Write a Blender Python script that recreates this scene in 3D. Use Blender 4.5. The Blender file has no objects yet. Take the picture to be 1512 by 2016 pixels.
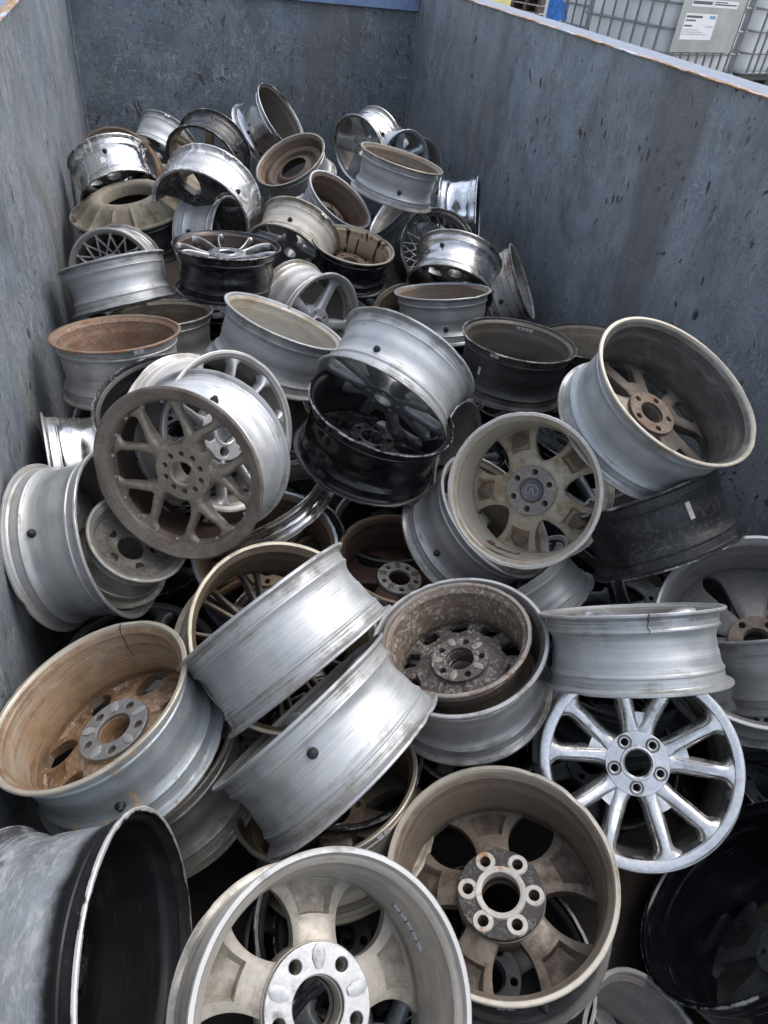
import bpy, bmesh, math, random
from mathutils import Vector, Matrix, noise
random.seed(7)
S = bpy.context.scene
COL = S.collection
PI = math.pi
CZ = 2.10                      # camera height above the ground
# ---------------------------------------------------------------- camera
cam = bpy.data.cameras.new('camera'); co = bpy.data.objects.new('camera', cam); COL.objects.link(co)
cam.sensor_fit = 'VERTICAL'; cam.sensor_height = 24.0; cam.lens = 24.0 * 1380.58 / 2016.0
cam.clip_start = 0.02; cam.clip_end = 2000
_R = Matrix(((0.9597223, -0.1004945, 0.2623624), (-0.2641291, -0.641009, 0.7206547), (0.0957549, -0.7609259, -0.6417342)))
co.matrix_world = Matrix.Translation((0, 0, CZ)) @ (_R @ Matrix(((1, 0, 0), (0, -1, 0), (0, 0, -1)))).to_4x4()
S.camera = co
# ---------------------------------------------------------------- light
W = bpy.data.worlds.new('World'); S.world = W; W.use_nodes = True
nt = W.node_tree; bg = nt.nodes['Background']
sky = nt.nodes.new('ShaderNodeTexSky'); sky.sky_type = 'NISHITA'; sky.sun_disc = False
SUN_EL, SUN_AZ = math.radians(56), math.radians(80)   # azimuth measured from +Y towards +X
sky.sun_elevation = SUN_EL; sky.sun_rotation = SUN_AZ
sky.air_density = 1.0; sky.dust_density = 3.5; sky.ozone_density = 1.2
hs = nt.nodes.new('ShaderNodeHueSaturation'); hs.inputs['Saturation'].default_value = 0.55
# thin cloud cover: broken brighter patches in the overcast sky
tcw = nt.nodes.new('ShaderNodeTexCoord'); nz = nt.nodes.new('ShaderNodeTexNoise'); nz.inputs['Scale'].default_value = 2.2; nz.inputs['Detail'].default_value = 6
mr = nt.nodes.new('ShaderNodeMapRange'); mr.inputs['From Min'].default_value = .35; mr.inputs['From Max'].default_value = .68
mr.inputs['To Min'].default_value = .7; mr.inputs['To Max'].default_value = 1.7
mx = nt.nodes.new('ShaderNodeVectorMath'); mx.operation = 'SCALE'
nt.links.new(tcw.outputs['Generated'], nz.inputs['Vector']); nt.links.new(nz.outputs['Fac'], mr.inputs['Value'])
nt.links.new(sky.outputs[0], hs.inputs['Color']); nt.links.new(hs.outputs[0], mx.inputs[0]); nt.links.new(mr.outputs[0], mx.inputs['Scale'])
nt.links.new(mx.outputs[0], bg.inputs['Color']); bg.inputs['Strength'].default_value = 0.15
sun = bpy.data.lights.new('sun', 'SUN'); so = bpy.data.objects.new('sun', sun); COL.objects.link(so)
sun.energy = 0.5; sun.angle = math.radians(80); sun.color = (1, .985, .95)
sd = Vector((math.sin(SUN_AZ) * math.cos(SUN_EL), math.cos(SUN_AZ) * math.cos(SUN_EL), math.sin(SUN_EL)))
so.rotation_euler = sd.to_track_quat('Z', 'Y').to_euler(); so.location = sd * 30
S.view_settings.view_transform = 'Standard'; S.view_settings.look = 'None'; S.view_settings.exposure = 0.85; S.view_settings.gamma = 1
# ---------------------------------------------------------------- helpers
def link(name, me, parent=None, loc=None):
    o = bpy.data.objects.new(name, me); COL.objects.link(o)
    if parent is not None: o.parent = parent
    if loc is not None: o.location = loc
    return o
def tag(o, label=None, cat=None, group=None, kind=None):
    if label: o['label'] = label
    if cat: o['category'] = cat
    if group: o['group'] = group
    if kind: o['kind'] = kind
    return o
def finish(bm, name, mats, sharp=35):
    me = bpy.data.meshes.new(name); bm.to_mesh(me); bm.free()
    for m in (mats if isinstance(mats, (list, tuple)) else [mats]): me.materials.append(m)
    me.shade_smooth(); me.set_sharp_from_angle(angle=math.radians(sharp))
    return me
def box(bm, lo, hi, mi=0, rot=None):
    vs = [bm.verts.new((x, y, z)) for x in (lo[0], hi[0]) for y in (lo[1], hi[1]) for z in (lo[2], hi[2])]
    if rot is not None:
        for v in vs: v.co = rot @ v.co
    for f in ((0, 1, 3, 2), (4, 6, 7, 5), (0, 4, 5, 1), (2, 3, 7, 6), (0, 2, 6, 4), (1, 5, 7, 3)):
        bm.faces.new([vs[i] for i in f]).material_index = mi
    return vs
def tube(bm, pts, r, n=8, mi=0, cap=True):
    pts = [Vector(p) for p in pts]; rings = []
    up = None
    for i, p in enumerate(pts):
        d = (pts[min(i + 1, len(pts) - 1)] - pts[max(i - 1, 0)]).normalized()
        if up is None: up = d.orthogonal().normalized()
        a = (up - d * up.dot(d)).normalized(); b = d.cross(a); up = a
        rr = r[i] if isinstance(r, (list, tuple)) else r
        rings.append([bm.verts.new(p + rr * (math.cos(2 * PI * k / n) * a + math.sin(2 * PI * k / n) * b)) for k in range(n)])
    for A, B in zip(rings, rings[1:]):
        for k in range(n): bm.faces.new((A[k], A[(k + 1) % n], B[(k + 1) % n], B[k])).material_index = mi
    if cap:
        bm.faces.new(rings[0][::-1]).material_index = mi; bm.faces.new(rings[-1]).material_index = mi
def lathe(bm, prof, n=96, mi=0, closed=False, a0=0, a1=2 * PI, attr=None, wob=None):
    """prof: list of (r, z[, mat]) ; attr: (layers, list of tuples)"""
    full = abs(a1 - a0 - 2 * PI) < 1e-6
    cols = []
    m = n if full else n + 1
    for k in range(m):
        a = a0 + (a1 - a0) * k / n
        row = []
        for i, p in enumerate(prof):
            r, z = p[0], p[1]
            if wob:
                dr, dz = wob(a, i); r += dr; z += dz
            v = bm.verts.new((r * math.cos(a), r * math.sin(a), z))
            if attr:
                for L, val in zip(attr[0], attr[1][i]): v[L] = val
            row.append(v)
        cols.append(row)
    np_ = len(prof); rng = range(np_ if closed else np_ - 1)
    for k in range(n):
        A, B = cols[k], cols[(k + 1) % m]
        for i in rng:
            f = bm.faces.new((A[i], B[i], B[(i + 1) % np_], A[(i + 1) % np_]))
            f.material_index = prof[i][2] if len(prof[i]) > 2 else mi
    return cols
# ---------------------------------------------------------------- materials
class G:
    def __init__(s, name):
        s.m = bpy.data.materials.new(name); s.m.use_nodes = True; s.t = s.m.node_tree; s.b = s.t.nodes['Principled BSDF']
    def n(s, ty, ins=None, **kw):
        nd = s.t.nodes.new(ty)
        for k, v in kw.items(): setattr(nd, k, v)
        for k, v in (ins or {}).items():
            sk = nd.inputs[k]
            if hasattr(v, 'is_output'): s.t.links.new(v, sk)
            elif getattr(sk, 'type', '') == 'RGBA' or (hasattr(v, '__len__') and len(v) == 4): sk.default_value = v
            else: sk.default_value = v
        return nd
    def math(s, op, a, b=0.0, clamp=False):
        return s.n('ShaderNodeMath', {0: a, 1: b}, operation=op, use_clamp=clamp).outputs[0]
    def noise(s, vec, scale, det=5, rough=.6, dist=0):
        return s.n('ShaderNodeTexNoise', {'Vector': vec, 'Scale': scale, 'Detail': det, 'Roughness': rough, 'Distortion': dist}).outputs['Fac']
    def scale(s, vec, v):
        return s.n('ShaderNodeVectorMath', {0: vec, 1: v}, operation='MULTIPLY').outputs[0]
    def ramp(s, x, lo, hi, a=0., b=1.):
        return s.n('ShaderNodeMapRange', {'Value': x, 'From Min': lo, 'From Max': hi, 'To Min': a, 'To Max': b}, interpolation_type='SMOOTHSTEP').outputs[0]
    def mix(s, f, a, b):
        def c(v): return v if hasattr(v, 'is_output') else (v[0], v[1], v[2], 1)
        return s.n('ShaderNodeMix', {0: f, 6: c(a), 7: c(b)}, data_type='RGBA').outputs[2]
    def attr(s, name): return s.n('ShaderNodeAttribute', attribute_name=name).outputs['Fac']
    def coords(s):
        tc = s.n('ShaderNodeTexCoord').outputs['Object']
        rn = s.n('ShaderNodeObjectInfo').outputs['Random']
        off = s.n('ShaderNodeVectorMath', {0: (37., 91., 0.), 'Scale': rn}, operation='SCALE').outputs[0]
        return tc, s.n('ShaderNodeVectorMath', {0: tc, 1: off}, operation='ADD').outputs[0]
    def set(s, **k):
        for n, v in k.items():
            sk = s.b.inputs[n.replace('_', ' ')]
            if hasattr(v, 'is_output'): s.t.links.new(v, sk)
            else: sk.default_value = (*v, 1) if (sk.type == 'RGBA' and len(v) == 3) else v
    def bump(s, h, st=.2, d=.002):
        s.t.links.new(s.n('ShaderNodeBump', {'Strength': st, 'Distance': d, 'Height': h}).outputs[0], s.b.inputs['Normal'])
_M = {}
def metal(name, base, met=.8, rough=.38, grime=(.07, .06, .05), ga=.7, thr=.62, edge=None, ea=.6, rust=0., rcol=(.16, .07, .03), spk=0., spkcol=(.6, .6, .58),
          axial=0., axcol=(.05, .04, .03), paint=0., blot=.12, blotcol=None, blotamt=0., bstr=.12, coat=0., scr=.25, band=None, blots=26., iso=False, eth=.90):
    if name in _M: return _M[name]
    g = G(name); tc, v = g.coords()
    circ = g.noise(g.scale(v, (30, 30, 34) if iso else (4.5, 4.5, 230)), 1., 7, .68)
    blo = g.noise(v, 14., 7, .62)
    fine = g.noise(v, 220., 3, .6)
    gr = g.attr('grime')
    s1 = g.math('ADD', g.math('MULTIPLY', gr, .42), g.math('ADD', g.math('MULTIPLY', g.math('SUBTRACT', circ, .5), 1.25), g.math('MULTIPLY', g.math('SUBTRACT', blo, .5), 1.35)))
    gm = g.math('MULTIPLY', g.ramp(s1, thr - .40, thr + .04), ga)
    tone = g.ramp(blo, .25, .75, 1 - blot, 1 + blot)
    tone = g.math('MULTIPLY', tone, g.ramp(g.noise(g.scale(v, (90, 90, 90) if iso else (3, 3, 640)), 1., 3, .6), .3, .7, .90 if iso else .86, 1.09 if iso else 1.13))
    col = g.n('ShaderNodeVectorMath', {0: base, 'Scale': tone}, operation='SCALE').outputs[0]
    if blotamt:
        bb = g.noise(g.scale(v, (1, 1, 2.2)), blots, 9, .74, .5)
        bm_ = g.math('MULTIPLY', g.ramp(bb, .45, .62), blotamt)
        col = g.mix(bm_, col, blotcol)
        gm2 = bm_
    else: gm2 = None
    if band:
        zc = g.n('ShaderNodeSeparateXYZ', {0: tc}).outputs[2]
        bz = g.math('ADD', zc, g.math('MULTIPLY', g.math('SUBTRACT', blo, .5), .035))
        bd = g.ramp(bz, band - .012, band + .016, 1., 0.)
        bd = g.math('MULTIPLY', bd, g.ramp(g.noise(g.scale(v, (26, 26, 90)), 1., 8, .72, .6), .76, .66))
        col = g.mix(bd, col, (.012, .012, .013)); 
    col = g.mix(gm, col, grime)
    mt = g.math('MULTIPLY', g.math('SUBTRACT', 1., g.math('MULTIPLY', gm, .8)), met)
    rg = g.math('ADD', g.math('MULTIPLY', gm, .25), g.math('ADD', g.ramp(blo, .3, .7, rough - .07, rough + .08), g.ramp(circ, .35, .65, -.05, .05)))
    if gm2 is not None:
        mt = g.math('MULTIPLY', mt, g.math('SUBTRACT', 1., g.math('MULTIPLY', gm2, .8))); rg = g.math('ADD', rg, g.math('MULTIPLY', gm2, .2), True)
    if scr:
        sc = g.noise(g.scale(g.n('ShaderNodeMapping', {'Vector': v, 'Rotation': (.3, .5, .9)}).outputs[0], (6, 130, 130)) if iso else g.scale(v, (9, 9, 420)), 1., 2, .5)
        sm = g.math('MULTIPLY', g.ramp(sc, .69, .75), g.ramp(g.noise(v, 5., 2), .45, .62))
        col = g.mix(g.math('MULTIPLY', sm, scr), col, (.75, .76, .78) if sum(base) < .6 else (.12, .12, .12))
    if axial:
        ax = g.noise(g.scale(v, (34, 34, 2.2)), 1., 3, .55)
        am = g.math('MULTIPLY', g.ramp(ax, .56, .60), axial)
        col = g.mix(am, col, axcol)
    if rust:
        rn = g.noise(v, 22., 9, .7, .3)
        rm = g.ramp(g.math('ADD', rn, g.math('MULTIPLY', gr, .10)), .66 - rust * .28, .72 - rust * .26)
        rc = g.mix(g.ramp(fine, .3, .7), rcol, tuple(c * 2.1 for c in rcol))
        col = g.mix(rm, col, rc)
        mt = g.math('MULTIPLY', mt, g.math('SUBTRACT', 1., rm)); rg = g.math('ADD', rg, g.math('MULTIPLY', rm, .4), True)
    if spk:
        sp = g.noise(v, 95., 6, .75, .6)
        sm = g.math('MULTIPLY', g.ramp(sp, .50, .60), g.math('MULTIPLY', g.ramp(blo, .36, .6), spk))
        col = g.mix(sm, col, spkcol); mt = g.math('MULTIPLY', mt, g.math('SUBTRACT', 1., sm)); rg = g.math('ADD', rg, g.math('MULTIPLY', sm, .3), True)
    hgt = g.math('ADD', g.math('MULTIPLY', fine, .25), g.math('MULTIPLY', circ, .3))
    if edge is not None:
        e = g.attr('edge'); en = g.noise(v, 17., 9, .72)
        em = g.math('MULTIPLY', g.ramp(g.math('ADD', g.math('MULTIPLY', e, .55), g.math('MULTIPLY', en, .8)), eth, eth + .13), ea)
        col = g.mix(em, col, edge)
    if paint:
        pn = g.noise(g.scale(v, (15, 15, 8)), 1.3, 9, .68, 1.3)
        pm = g.ramp(pn, .69 - paint * .2, .76 - paint * .2)
        col = g.mix(pm, col, (.72, .73, .74)); mt = g.math('MULTIPLY', mt, g.math('SUBTRACT', 1., pm)); rg = g.math('ADD', g.math('MULTIPLY', rg, g.math('SUBTRACT', 1., pm)), g.math('MULTIPLY', pm, .45))
        hgt = g.math('ADD', hgt, g.math('MULTIPLY', pm, 1.5))
    g.set(Base_Color=col, Metallic=mt, Roughness=rg)
    if coat: g.set(Coat_Weight=coat, Coat_Roughness=.12)
    g.bump(hgt, bstr, .0015)
    _M[name] = g.m
    return g.m
SIL = (.60, .61, .62)
def fin(k, face=False):
    d = {
    'silver': dict(base=SIL, met=.6, rough=.44, edge=(.35, .33, .3)), 'satin': dict(base=(.50, .515, .525), met=.55, rough=.50, ga=.75, thr=.56, grime=(.13, .12, .10), spk=.10, spkcol=(.68, .69, .69), edge=(.3, .28, .25)), 'satin2': dict(base=(.48, .50, .505), met=.55, rough=.47, ga=.8, thr=.57, grime=(.14, .13, .11), spk=.08, spkcol=(.66, .67, .67)),
    'brushed': dict(base=(.49, .505, .51), met=.6, rough=.50, ga=.85, thr=.57, scr=.45, grime=(.15, .135, .11), spk=.10, spkcol=(.68, .69, .69)), 'dull': dict(base=(.46, .46, .45), rough=.46, met=.6, ga=.8, thr=.56), 'dull2': dict(base=(.47, .48, .48), rough=.44, met=.65, grime=(.22, .2, .17), ga=.8, thr=.56, spk=.12),
    'dullgrey': dict(base=(.42, .43, .43), met=.6, rough=.45, ga=.7), 'offwhite': dict(base=(.62, .60, .57), met=.35, rough=.45, grime=(.2, .18, .15)),
    'bluish': dict(base=(.44, .48, .53), met=.6, rough=.45), 'bluepale': dict(base=(.50, .55, .58), met=.6, rough=.40, grime=(.12, .11, .1), rust=.12, rcol=(.25, .17, .09)),
    'dirtysil': dict(base=(.50, .49, .46), met=.7, rough=.42, grime=(.18, .16, .11), ga=.9, thr=.52, spk=.1), 'polished': dict(base=(.66, .65, .63), met=1., rough=.24, ga=.7, thr=.58),
    'chrome': dict(base=(.72, .74, .76), met=1., rough=.16, ga=.7, thr=.6, scr=.1), 'painted': dict(base=(.62, .62, .6), met=1., rough=.17, paint=.8, ga=.8), 'caked': dict(base=(.55, .55, .54), met=.7, rough=.4, paint=.95, ga=.8),
    'black': dict(base=(.012, .012, .014), met=0., rough=.35, grime=(.05, .05, .05), ga=.4, edge=(.6, .6, .58), ea=.9, spk=.25), 'gloss': dict(base=(.006, .006, .009), met=0., rough=.2, grime=(.02, .02, .02), ga=.45, thr=.66, edge=(.45, .45, .45), ea=.7),
    'scuffblack': dict(base=(.013, .013, .014), met=0., rough=.45, grime=(.04, .04, .042), ga=.6, spk=.22, spkcol=(.22, .23, .24), edge=(.55, .55, .55), ea=.8), 'dirtyblack': dict(base=(.035, .035, .034), met=.2, rough=.42, grime=(.12, .11, .095), ga=.7, thr=.58, edge=(.5, .49, .45), ea=.9),
    'chippy': dict(base=(.36, .39, .42), met=.45, rough=.36, blotcol=(.66, .68, .70), blotamt=.35, blots=30., grime=(.02, .02, .022), thr=.52, ga=.9, band=-.062, edge=(.62, .62, .61), ea=.95, eth=.76), 'rusty': dict(base=(.24, .18, .125), met=.3, rough=.55, rust=.3, rcol=(.16, .085, .045), ga=.6), 'corr': dict(base=(.5, .49, .46), met=.2, rough=.55, grime=(.10, .07, .045), ga=1., thr=.52, spk=.5, rust=.15),
    'dirtywhite': dict(base=(.45, .43, .38), met=.2, rough=.55, grime=(.16, .13, .09), ga=.9, thr=.5, paint=.3), 'white': dict(base=(.6, .6, .58), met=.3, rough=.42, grime=(.25, .24, .22), ga=.6, edge=(.17, .08, .03), ea=1.), 'crustwhite': dict(base=(.6, .58, .53), met=.2, rough=.5, grime=(.12, .11, .09), ga=.8, spk=.3, spkcol=(.1, .09, .08)),
    'dark': dict(base=(.12, .13, .135), met=.5, rough=.45), 'goldout': dict(base=(.34, .31, .255), met=.5, rough=.42, grime=(.10, .08, .06), ga=.7), 'cream': dict(base=(.55, .52, .46), met=.5, rough=.4, edge=(.7, .7, .68)), 'rustgrey': dict(base=(.30, .26, .22), met=.6, rough=.42, rust=.3, rcol=(.12, .07, .05), spk=.2),
    # insides
    'greyin': dict(base=(.30, .29, .27), met=.4, rough=.5, grime=(.09, .075, .06), thr=.48, blotcol=(.19, .165, .135), blotamt=.6, blots=9.), 'silverin': dict(base=(.5, .5, .5), met=.6, rough=.42), 'blackin': dict(base=(.010, .010, .012), met=0., rough=.42, ga=.3), 'darkin': dict(base=(.10, .095, .088), met=.3, rough=.46, grime=(.035, .03, .027), ga=.8, thr=.5, blotcol=(.22, .205, .18), blotamt=.4, blots=7.),
    'darkbrown': dict(base=(.07, .045, .035), met=.2, rough=.55, grime=(.03, .022, .018)), 'brownin': dict(base=(.15, .105, .075), met=.1, rough=.55, grime=(.06, .045, .035), spk=.12, spkcol=(.3, .24, .18), blot=.2), 'tanin': dict(blotcol=(.17, .13, .09), blotamt=.6, blots=9., base=(.27, .23, .175), met=.15, rough=.5, grime=(.10, .075, .05)), 'rustin': dict(base=(.185, .11, .07), met=.15, rough=.5, grime=(.085, .045, .03), rust=.3, rcol=(.12, .062, .038), spk=.15, blotcol=(.30, .24, .18), blotamt=.35, blots=10.),
    'browncrust': dict(base=(.17, .135, .10), met=.1, rough=.65, grime=(.09, .065, .05), rust=.3, rcol=(.13, .08, .05), spk=.3, spkcol=(.32, .27, .2)), 'greybrown': dict(base=(.13, .115, .095), met=.3, rough=.48, grime=(.06, .05, .04)), 'creamin': dict(base=(.46, .435, .375), met=.25, rough=.42, grime=(.28, .19, .105), ga=.85, thr=.52, blotcol=(.35, .305, .235), blotamt=.6, blots=7.), 'champin': dict(base=(.40, .375, .335), met=.35, rough=.44, grime=(.17, .145, .115), ga=.7, thr=.56, blotcol=(.27, .245, .205), blotamt=.55, blots=7.),
    'tanbrown': dict(base=(.31, .215, .135), met=.15, rough=.42, grime=(.13, .075, .04), ga=.9, thr=.48, blot=.3, spk=.12, spkcol=(.45, .42, .36), blotcol=(.33, .29, .23), blotamt=.75, blots=8.), 'crustin': dict(base=(.17, .13, .105), met=.3, rough=.55, spk=.8, spkcol=(.48, .46, .38), grime=(.09, .06, .05)), 'rustdark': dict(base=(.065, .036, .028), met=.1, rough=.6, spk=.18, spkcol=(.16, .13, .12), ga=.3), 'brownish': dict(base=(.205, .17, .135), met=.25, rough=.46, grime=(.085, .06, .042), ga=.85, thr=.5, blotcol=(.15, .105, .07), blotamt=.7, blots=8.),
    'goldin': dict(base=(.175, .135, .09), met=.3, rough=.46, grime=(.06, .04, .027), ga=.85, thr=.5, blotcol=(.10, .075, .05), blotamt=.6, blots=10.), 'darkchrome': dict(base=(.35, .34, .33), met=1., rough=.2, grime=(.05, .04, .04), ga=.9, thr=.5), 'greydark': dict(base=(.19, .185, .175), met=.35, rough=.42), 'dripin': dict(base=(.33, .255, .175), met=.1, rough=.45, axial=1., axcol=(.012, .01, .009), grime=(.14, .10, .07)),
    'crustbrown': dict(base=(.12, .085, .06), met=.05, rough=.7, spk=.6, spkcol=(.30, .27, .23), grime=(.07, .05, .035), bstr=.9),
    'rustlip': dict(base=(.20, .13, .085), met=.3, rough=.5, grime=(.30, .26, .2), ga=.6, thr=.5, rust=.2),
    # faces
    'bronze': dict(blotcol=(.17, .135, .10), blotamt=.6, blots=13., base=(.35, .30, .235), met=.4, rough=.40, grime=(.11, .085, .065), ga=.8, thr=.56, spk=.14), 'bronzelip': dict(blotcol=(.13, .095, .075), blotamt=.65, blots=9., base=(.33, .285, .245), met=.6, rough=.36, grime=(.09, .06, .045), ga=.9, thr=.52, spk=.12, spkcol=(.1, .07, .06)), 'gun': dict(base=(.26, .27, .285), met=.5, rough=.38), 'gold': dict(base=(.33, .26, .16), met=.5, rough=.45), 'mud': dict(bstr=.9, base=(.21, .185, .14), met=.05, rough=.75, grime=(.13, .10, .065), ga=.9, thr=.5, spk=.3, spkcol=(.10, .08, .06)),
    'machblk': dict(base=(.45, .45, .45), met=.9, rough=.3), 'brown': dict(base=(.12, .085, .06), met=.2, rough=.55, rust=.08, rcol=(.10, .06, .035)), 'bright': dict(base=(.62, .62, .62), met=.8, rough=.3), 'greydirt': dict(base=(.26, .245, .215), met=.4, rough=.5, grime=(.1, .08, .06), ga=.9, thr=.52, spk=.2), 'rustspk': dict(base=(.19, .16, .135), met=.45, rough=.45, rust=.08, rcol=(.11, .07, .04), blotcol=(.09, .07, .055), blotamt=.6, blots=16.),
    'creamdirt': dict(base=(.43, .385, .30), met=.15, rough=.48, grime=(.24, .155, .08), ga=.85, thr=.47, blotcol=(.31, .25, .165), blotamt=.6, blots=12., spk=.15, spkcol=(.2, .15, .1)), 'champface': dict(base=(.45, .42, .37), met=.35, rough=.44, grime=(.17, .14, .105), ga=.8, thr=.55, blotcol=(.31, .28, .23), blotamt=.6, blots=11.), 'brownface': dict(base=(.215, .18, .145), met=.3, rough=.46, grime=(.07, .05, .038), ga=.9, thr=.5, blotcol=(.125, .095, .07), blotamt=.65, blots=14.), 'tanmelt': dict(base=(.30, .19, .105), met=.3, rough=.35, grime=(.12, .07, .035), spk=.5, spkcol=(.6, .6, .6)), 'crustface': dict(base=(.09, .07, .065), met=.2, rough=.65, spk=.9, spkcol=(.42, .41, .38), bstr=.6),
    'brightface': dict(base=(.68, .675, .66), met=.9, rough=.27, ga=.7, thr=.6, grime=(.14, .13, .12)), 'paleflange': dict(base=(.52, .48, .40), met=.4, rough=.42, grime=(.17, .13, .09), ga=.8, thr=.58), 'alu': dict(base=(.42, .42, .42), met=.8, rough=.36, grime=(.045, .04, .035), ga=.95, thr=.46, spk=.15, spkcol=(.06, .05, .045)), 'rusthub': dict(base=(.18, .13, .095), met=.25, rough=.6, rust=.25, rcol=(.11, .068, .04), spk=.2, blotcol=(.09, .065, .05), blotamt=.6, blots=24.), 'crusthub': dict(base=(.23, .21, .19), met=.3, rough=.7, spk=.7, spkcol=(.42, .41, .39), grime=(.12, .09, .07), bstr=.8),
    'palehub': dict(base=(.50, .48, .44), met=.4, rough=.5, rust=.25), 'whitepad': dict(base=(.50, .48, .44), met=.2, rough=.6, rust=.32, rcol=(.26, .13, .05), grime=(.16, .11, .07), ga=.8, thr=.5), 'darkpad': dict(base=(.04, .035, .032), met=.1, rough=.6, spk=.25), 'rubber': dict(base=(.012, .012, .012), met=0., rough=.6, ga=.2), 'lead': dict(base=(.40, .41, .42), met=.5, rough=.5), 'capgrey': dict(base=(.12, .12, .125), met=.3, rough=.5),
    }[k]
    d = dict(d)
    if face: d['iso'] = True; k += '_face'
    return metal(k, **d)
# ---------------------------------------------------------------- wheels
def frame(n):
    z = Vector(n).normalized(); x = Vector((.3, .5, .81)).cross(z).normalized(); y = z.cross(x)
    return Matrix((x, y, z)).transposed()
def plate(ro, rb, holes, z0, z1, bev=.0015, res=48):
    cu = bpy.data.curves.new('plate', 'CURVE'); cu.dimensions = '2D'; cu.fill_mode = 'BOTH'
    cu.extrude = max((z1 - z0) / 2 - bev, .0005); cu.bevel_depth = bev; cu.bevel_resolution = 1
    def circ(cx, cy, r, n):
        sp = cu.splines.new('POLY'); sp.points.add(n - 1); sp.use_cyclic_u = True
        for k in range(n):
            a = 2 * PI * k / n
            sp.points[k].co = (cx + r * math.cos(a), cy + r * math.sin(a), 0, 1)
    circ(0, 0, ro - bev, res)
    if rb: circ(0, 0, rb + bev, 36)
    for (x, y, r) in holes: circ(x, y, r + bev, 20)
    o = bpy.data.objects.new('plate', cu); me = bpy.data.meshes.new_from_object(o)
    bpy.data.objects.remove(o); bpy.data.curves.remove(cu)
    bm = bmesh.new(); bm.from_mesh(me); bpy.data.meshes.remove(me)
    for v in bm.verts: v.co.z += (z0 + z1) / 2
    return bm
def barrel(R, h, lip, lipmat, seed, partial=None):
    """closed lathe section; materials: 0 outside, 1 inside, 2 flange faces"""
    L = 2 if lipmat else 0; hz = h; h = max(h, .088)
    P = [  # r, z, mat, grime, edge
        (R - .0022, -h, L, .5, 1), (R, -h + .0020, L, .7, 1), (R - .0003, -h + .0066, 0, .8, .8), (R - .0035, -h + .0084, 0, 1, .3), (R - .0125, -h + .0100, 0, 1, .1),
        (R - .0165, -h + .0145, 0, .9, 0), (R - .0185, -h + .034, 0, .6, 0), (R - .0165, -h + .037, 0, .6, .1), (R - .0165, -h + .040, 0, .6, .1), (R - .0195, -h + .043, 0, .55, 0),
        (R - .0205, -h + .047, 0, .5, 0), (R - .0225, -h + .052, 0, .4, 0), (R - .0236, -h + .060, 0, .1, 0), (R - .0243, -h * .25, 0, -.05, 0), (R - .0252, h - .100, 0, 0, 0), (R - .0270, h - .096, 0, .25, 0), (R - .0284, h - .080, 0, .2, 0),
        (R - .0284, h - .064, 0, .3, 0), (R - .0262, h - .055, 0, .45, 0), (R - .0205, h - .046, 0, .6, 0), (R - .0165, h - .041, 0, .6, .1), (R - .0165, h - .038, 0, .6, .1), (R - .0190, h - .034, 0, .6, 0),
        (R - .0165, h - .0145, 0, .9, 0), (R - .0125, h - .0100, 0, 1, .1), (R - .0035, h - .0084, 0, 1, .3), (R - .0003, h - .0066, L, .8, .8), (R, h - .0020, L, .7, 1), (R - .0022, h, L, .5, 1)]
    if lip: P += [(R - .006, h + .001, L, .2, .5), (R - .018, h - .003, L, .1, 0), (R - lip - .006, h - .011, L, .4, 0), (R - lip - .012, h - .026, L, .9, 0), (R - lip - .014, h - .040, 1, .9, 0)]
    else: P += [(R - .0085, h - .0008, L, .3, .5), (R - .0095, h - .0025, L, .8, .2), (R - .017, h - .009, 1, .3, .1), (R - .0245, h - .016, 1, .3, 0), (R - .0265, h - .040, 1, .5, 0)]
    lp = .012 if lip else 0
    P += [(R - .0325 - lp, h - .054, 1, .6, 0), (R - .0352 - lp * .5, h - .064, 1, .5, 0), (R - .0352, h - .082, 1, .4, 0), (R - .0322, h - .100, 1, .3, 0), (R - .0310, -h * .25, 1, .1, 0), (R - .0302, -h + .060, 1, .3, 0), (R - .0295, -h + .053, 1, .7, 0),
          (R - .0265, -h + .045, 1, .5, .15), (R - .0250, -h + .040, 1, .3, 0), (R - .0235, -h + .018, 1, .5, 0), (R - .0190, -h + .0125, 1, .8, 0), (R - .0130, -h + .0088, L, .6, .2), (R - .0115, -h + .0035, L, .5, .3), (R - .0095, -h + .0006, L, .3, .7)]
    if hz < h:   # narrow rims: squeeze so that the sections stay in order
        P = [(r, z * hz / h, m, g, e) for r, z, m, g, e in P]
    bm = bmesh.new(); g = bm.verts.layers.float.new('grime'); e = bm.verts.layers.float.new('edge')
    rnd = random.Random(seed); ph = [rnd.uniform(0, 6.28) for _ in range(4)]; am = rnd.uniform(.0004, .0016)
    dents = [(rnd.uniform(0, 6.28), rnd.choice((0, 1)), rnd.uniform(.05, .14), rnd.uniform(.0015, .0045)) for _ in range(3)] + [(rnd.uniform(0, 6.28), rnd.choice((0, 1)), rnd.uniform(.02, .05), rnd.uniform(.001, .0026)) for _ in range(9)]
    if R > .25: dents = [(d[0], d[1], d[2], d[3] * .45) for d in dents]
    def wob(a, i):
        en = P[i][4]; zz = P[i][1]
        dr = am * (math.sin(2 * a + ph[0]) + .5 * math.sin(3 * a + ph[1])); dz = 0
        if en > 0:
            for (da, side, w_, dep) in dents:
                if (zz > 0) == (side == 1):
                    d = (a - da + PI) % (2 * PI) - PI
                    k = math.exp(-(d / w_) ** 2) * dep * en
                    dr -= k * .6; dz += k * (-1 if zz > 0 else 1) * .7
            dr += .0005 * noise.noise((math.cos(a) * 22, math.sin(a) * 22, seed + zz)) * en
        return dr, dz
    n = 112
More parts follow.
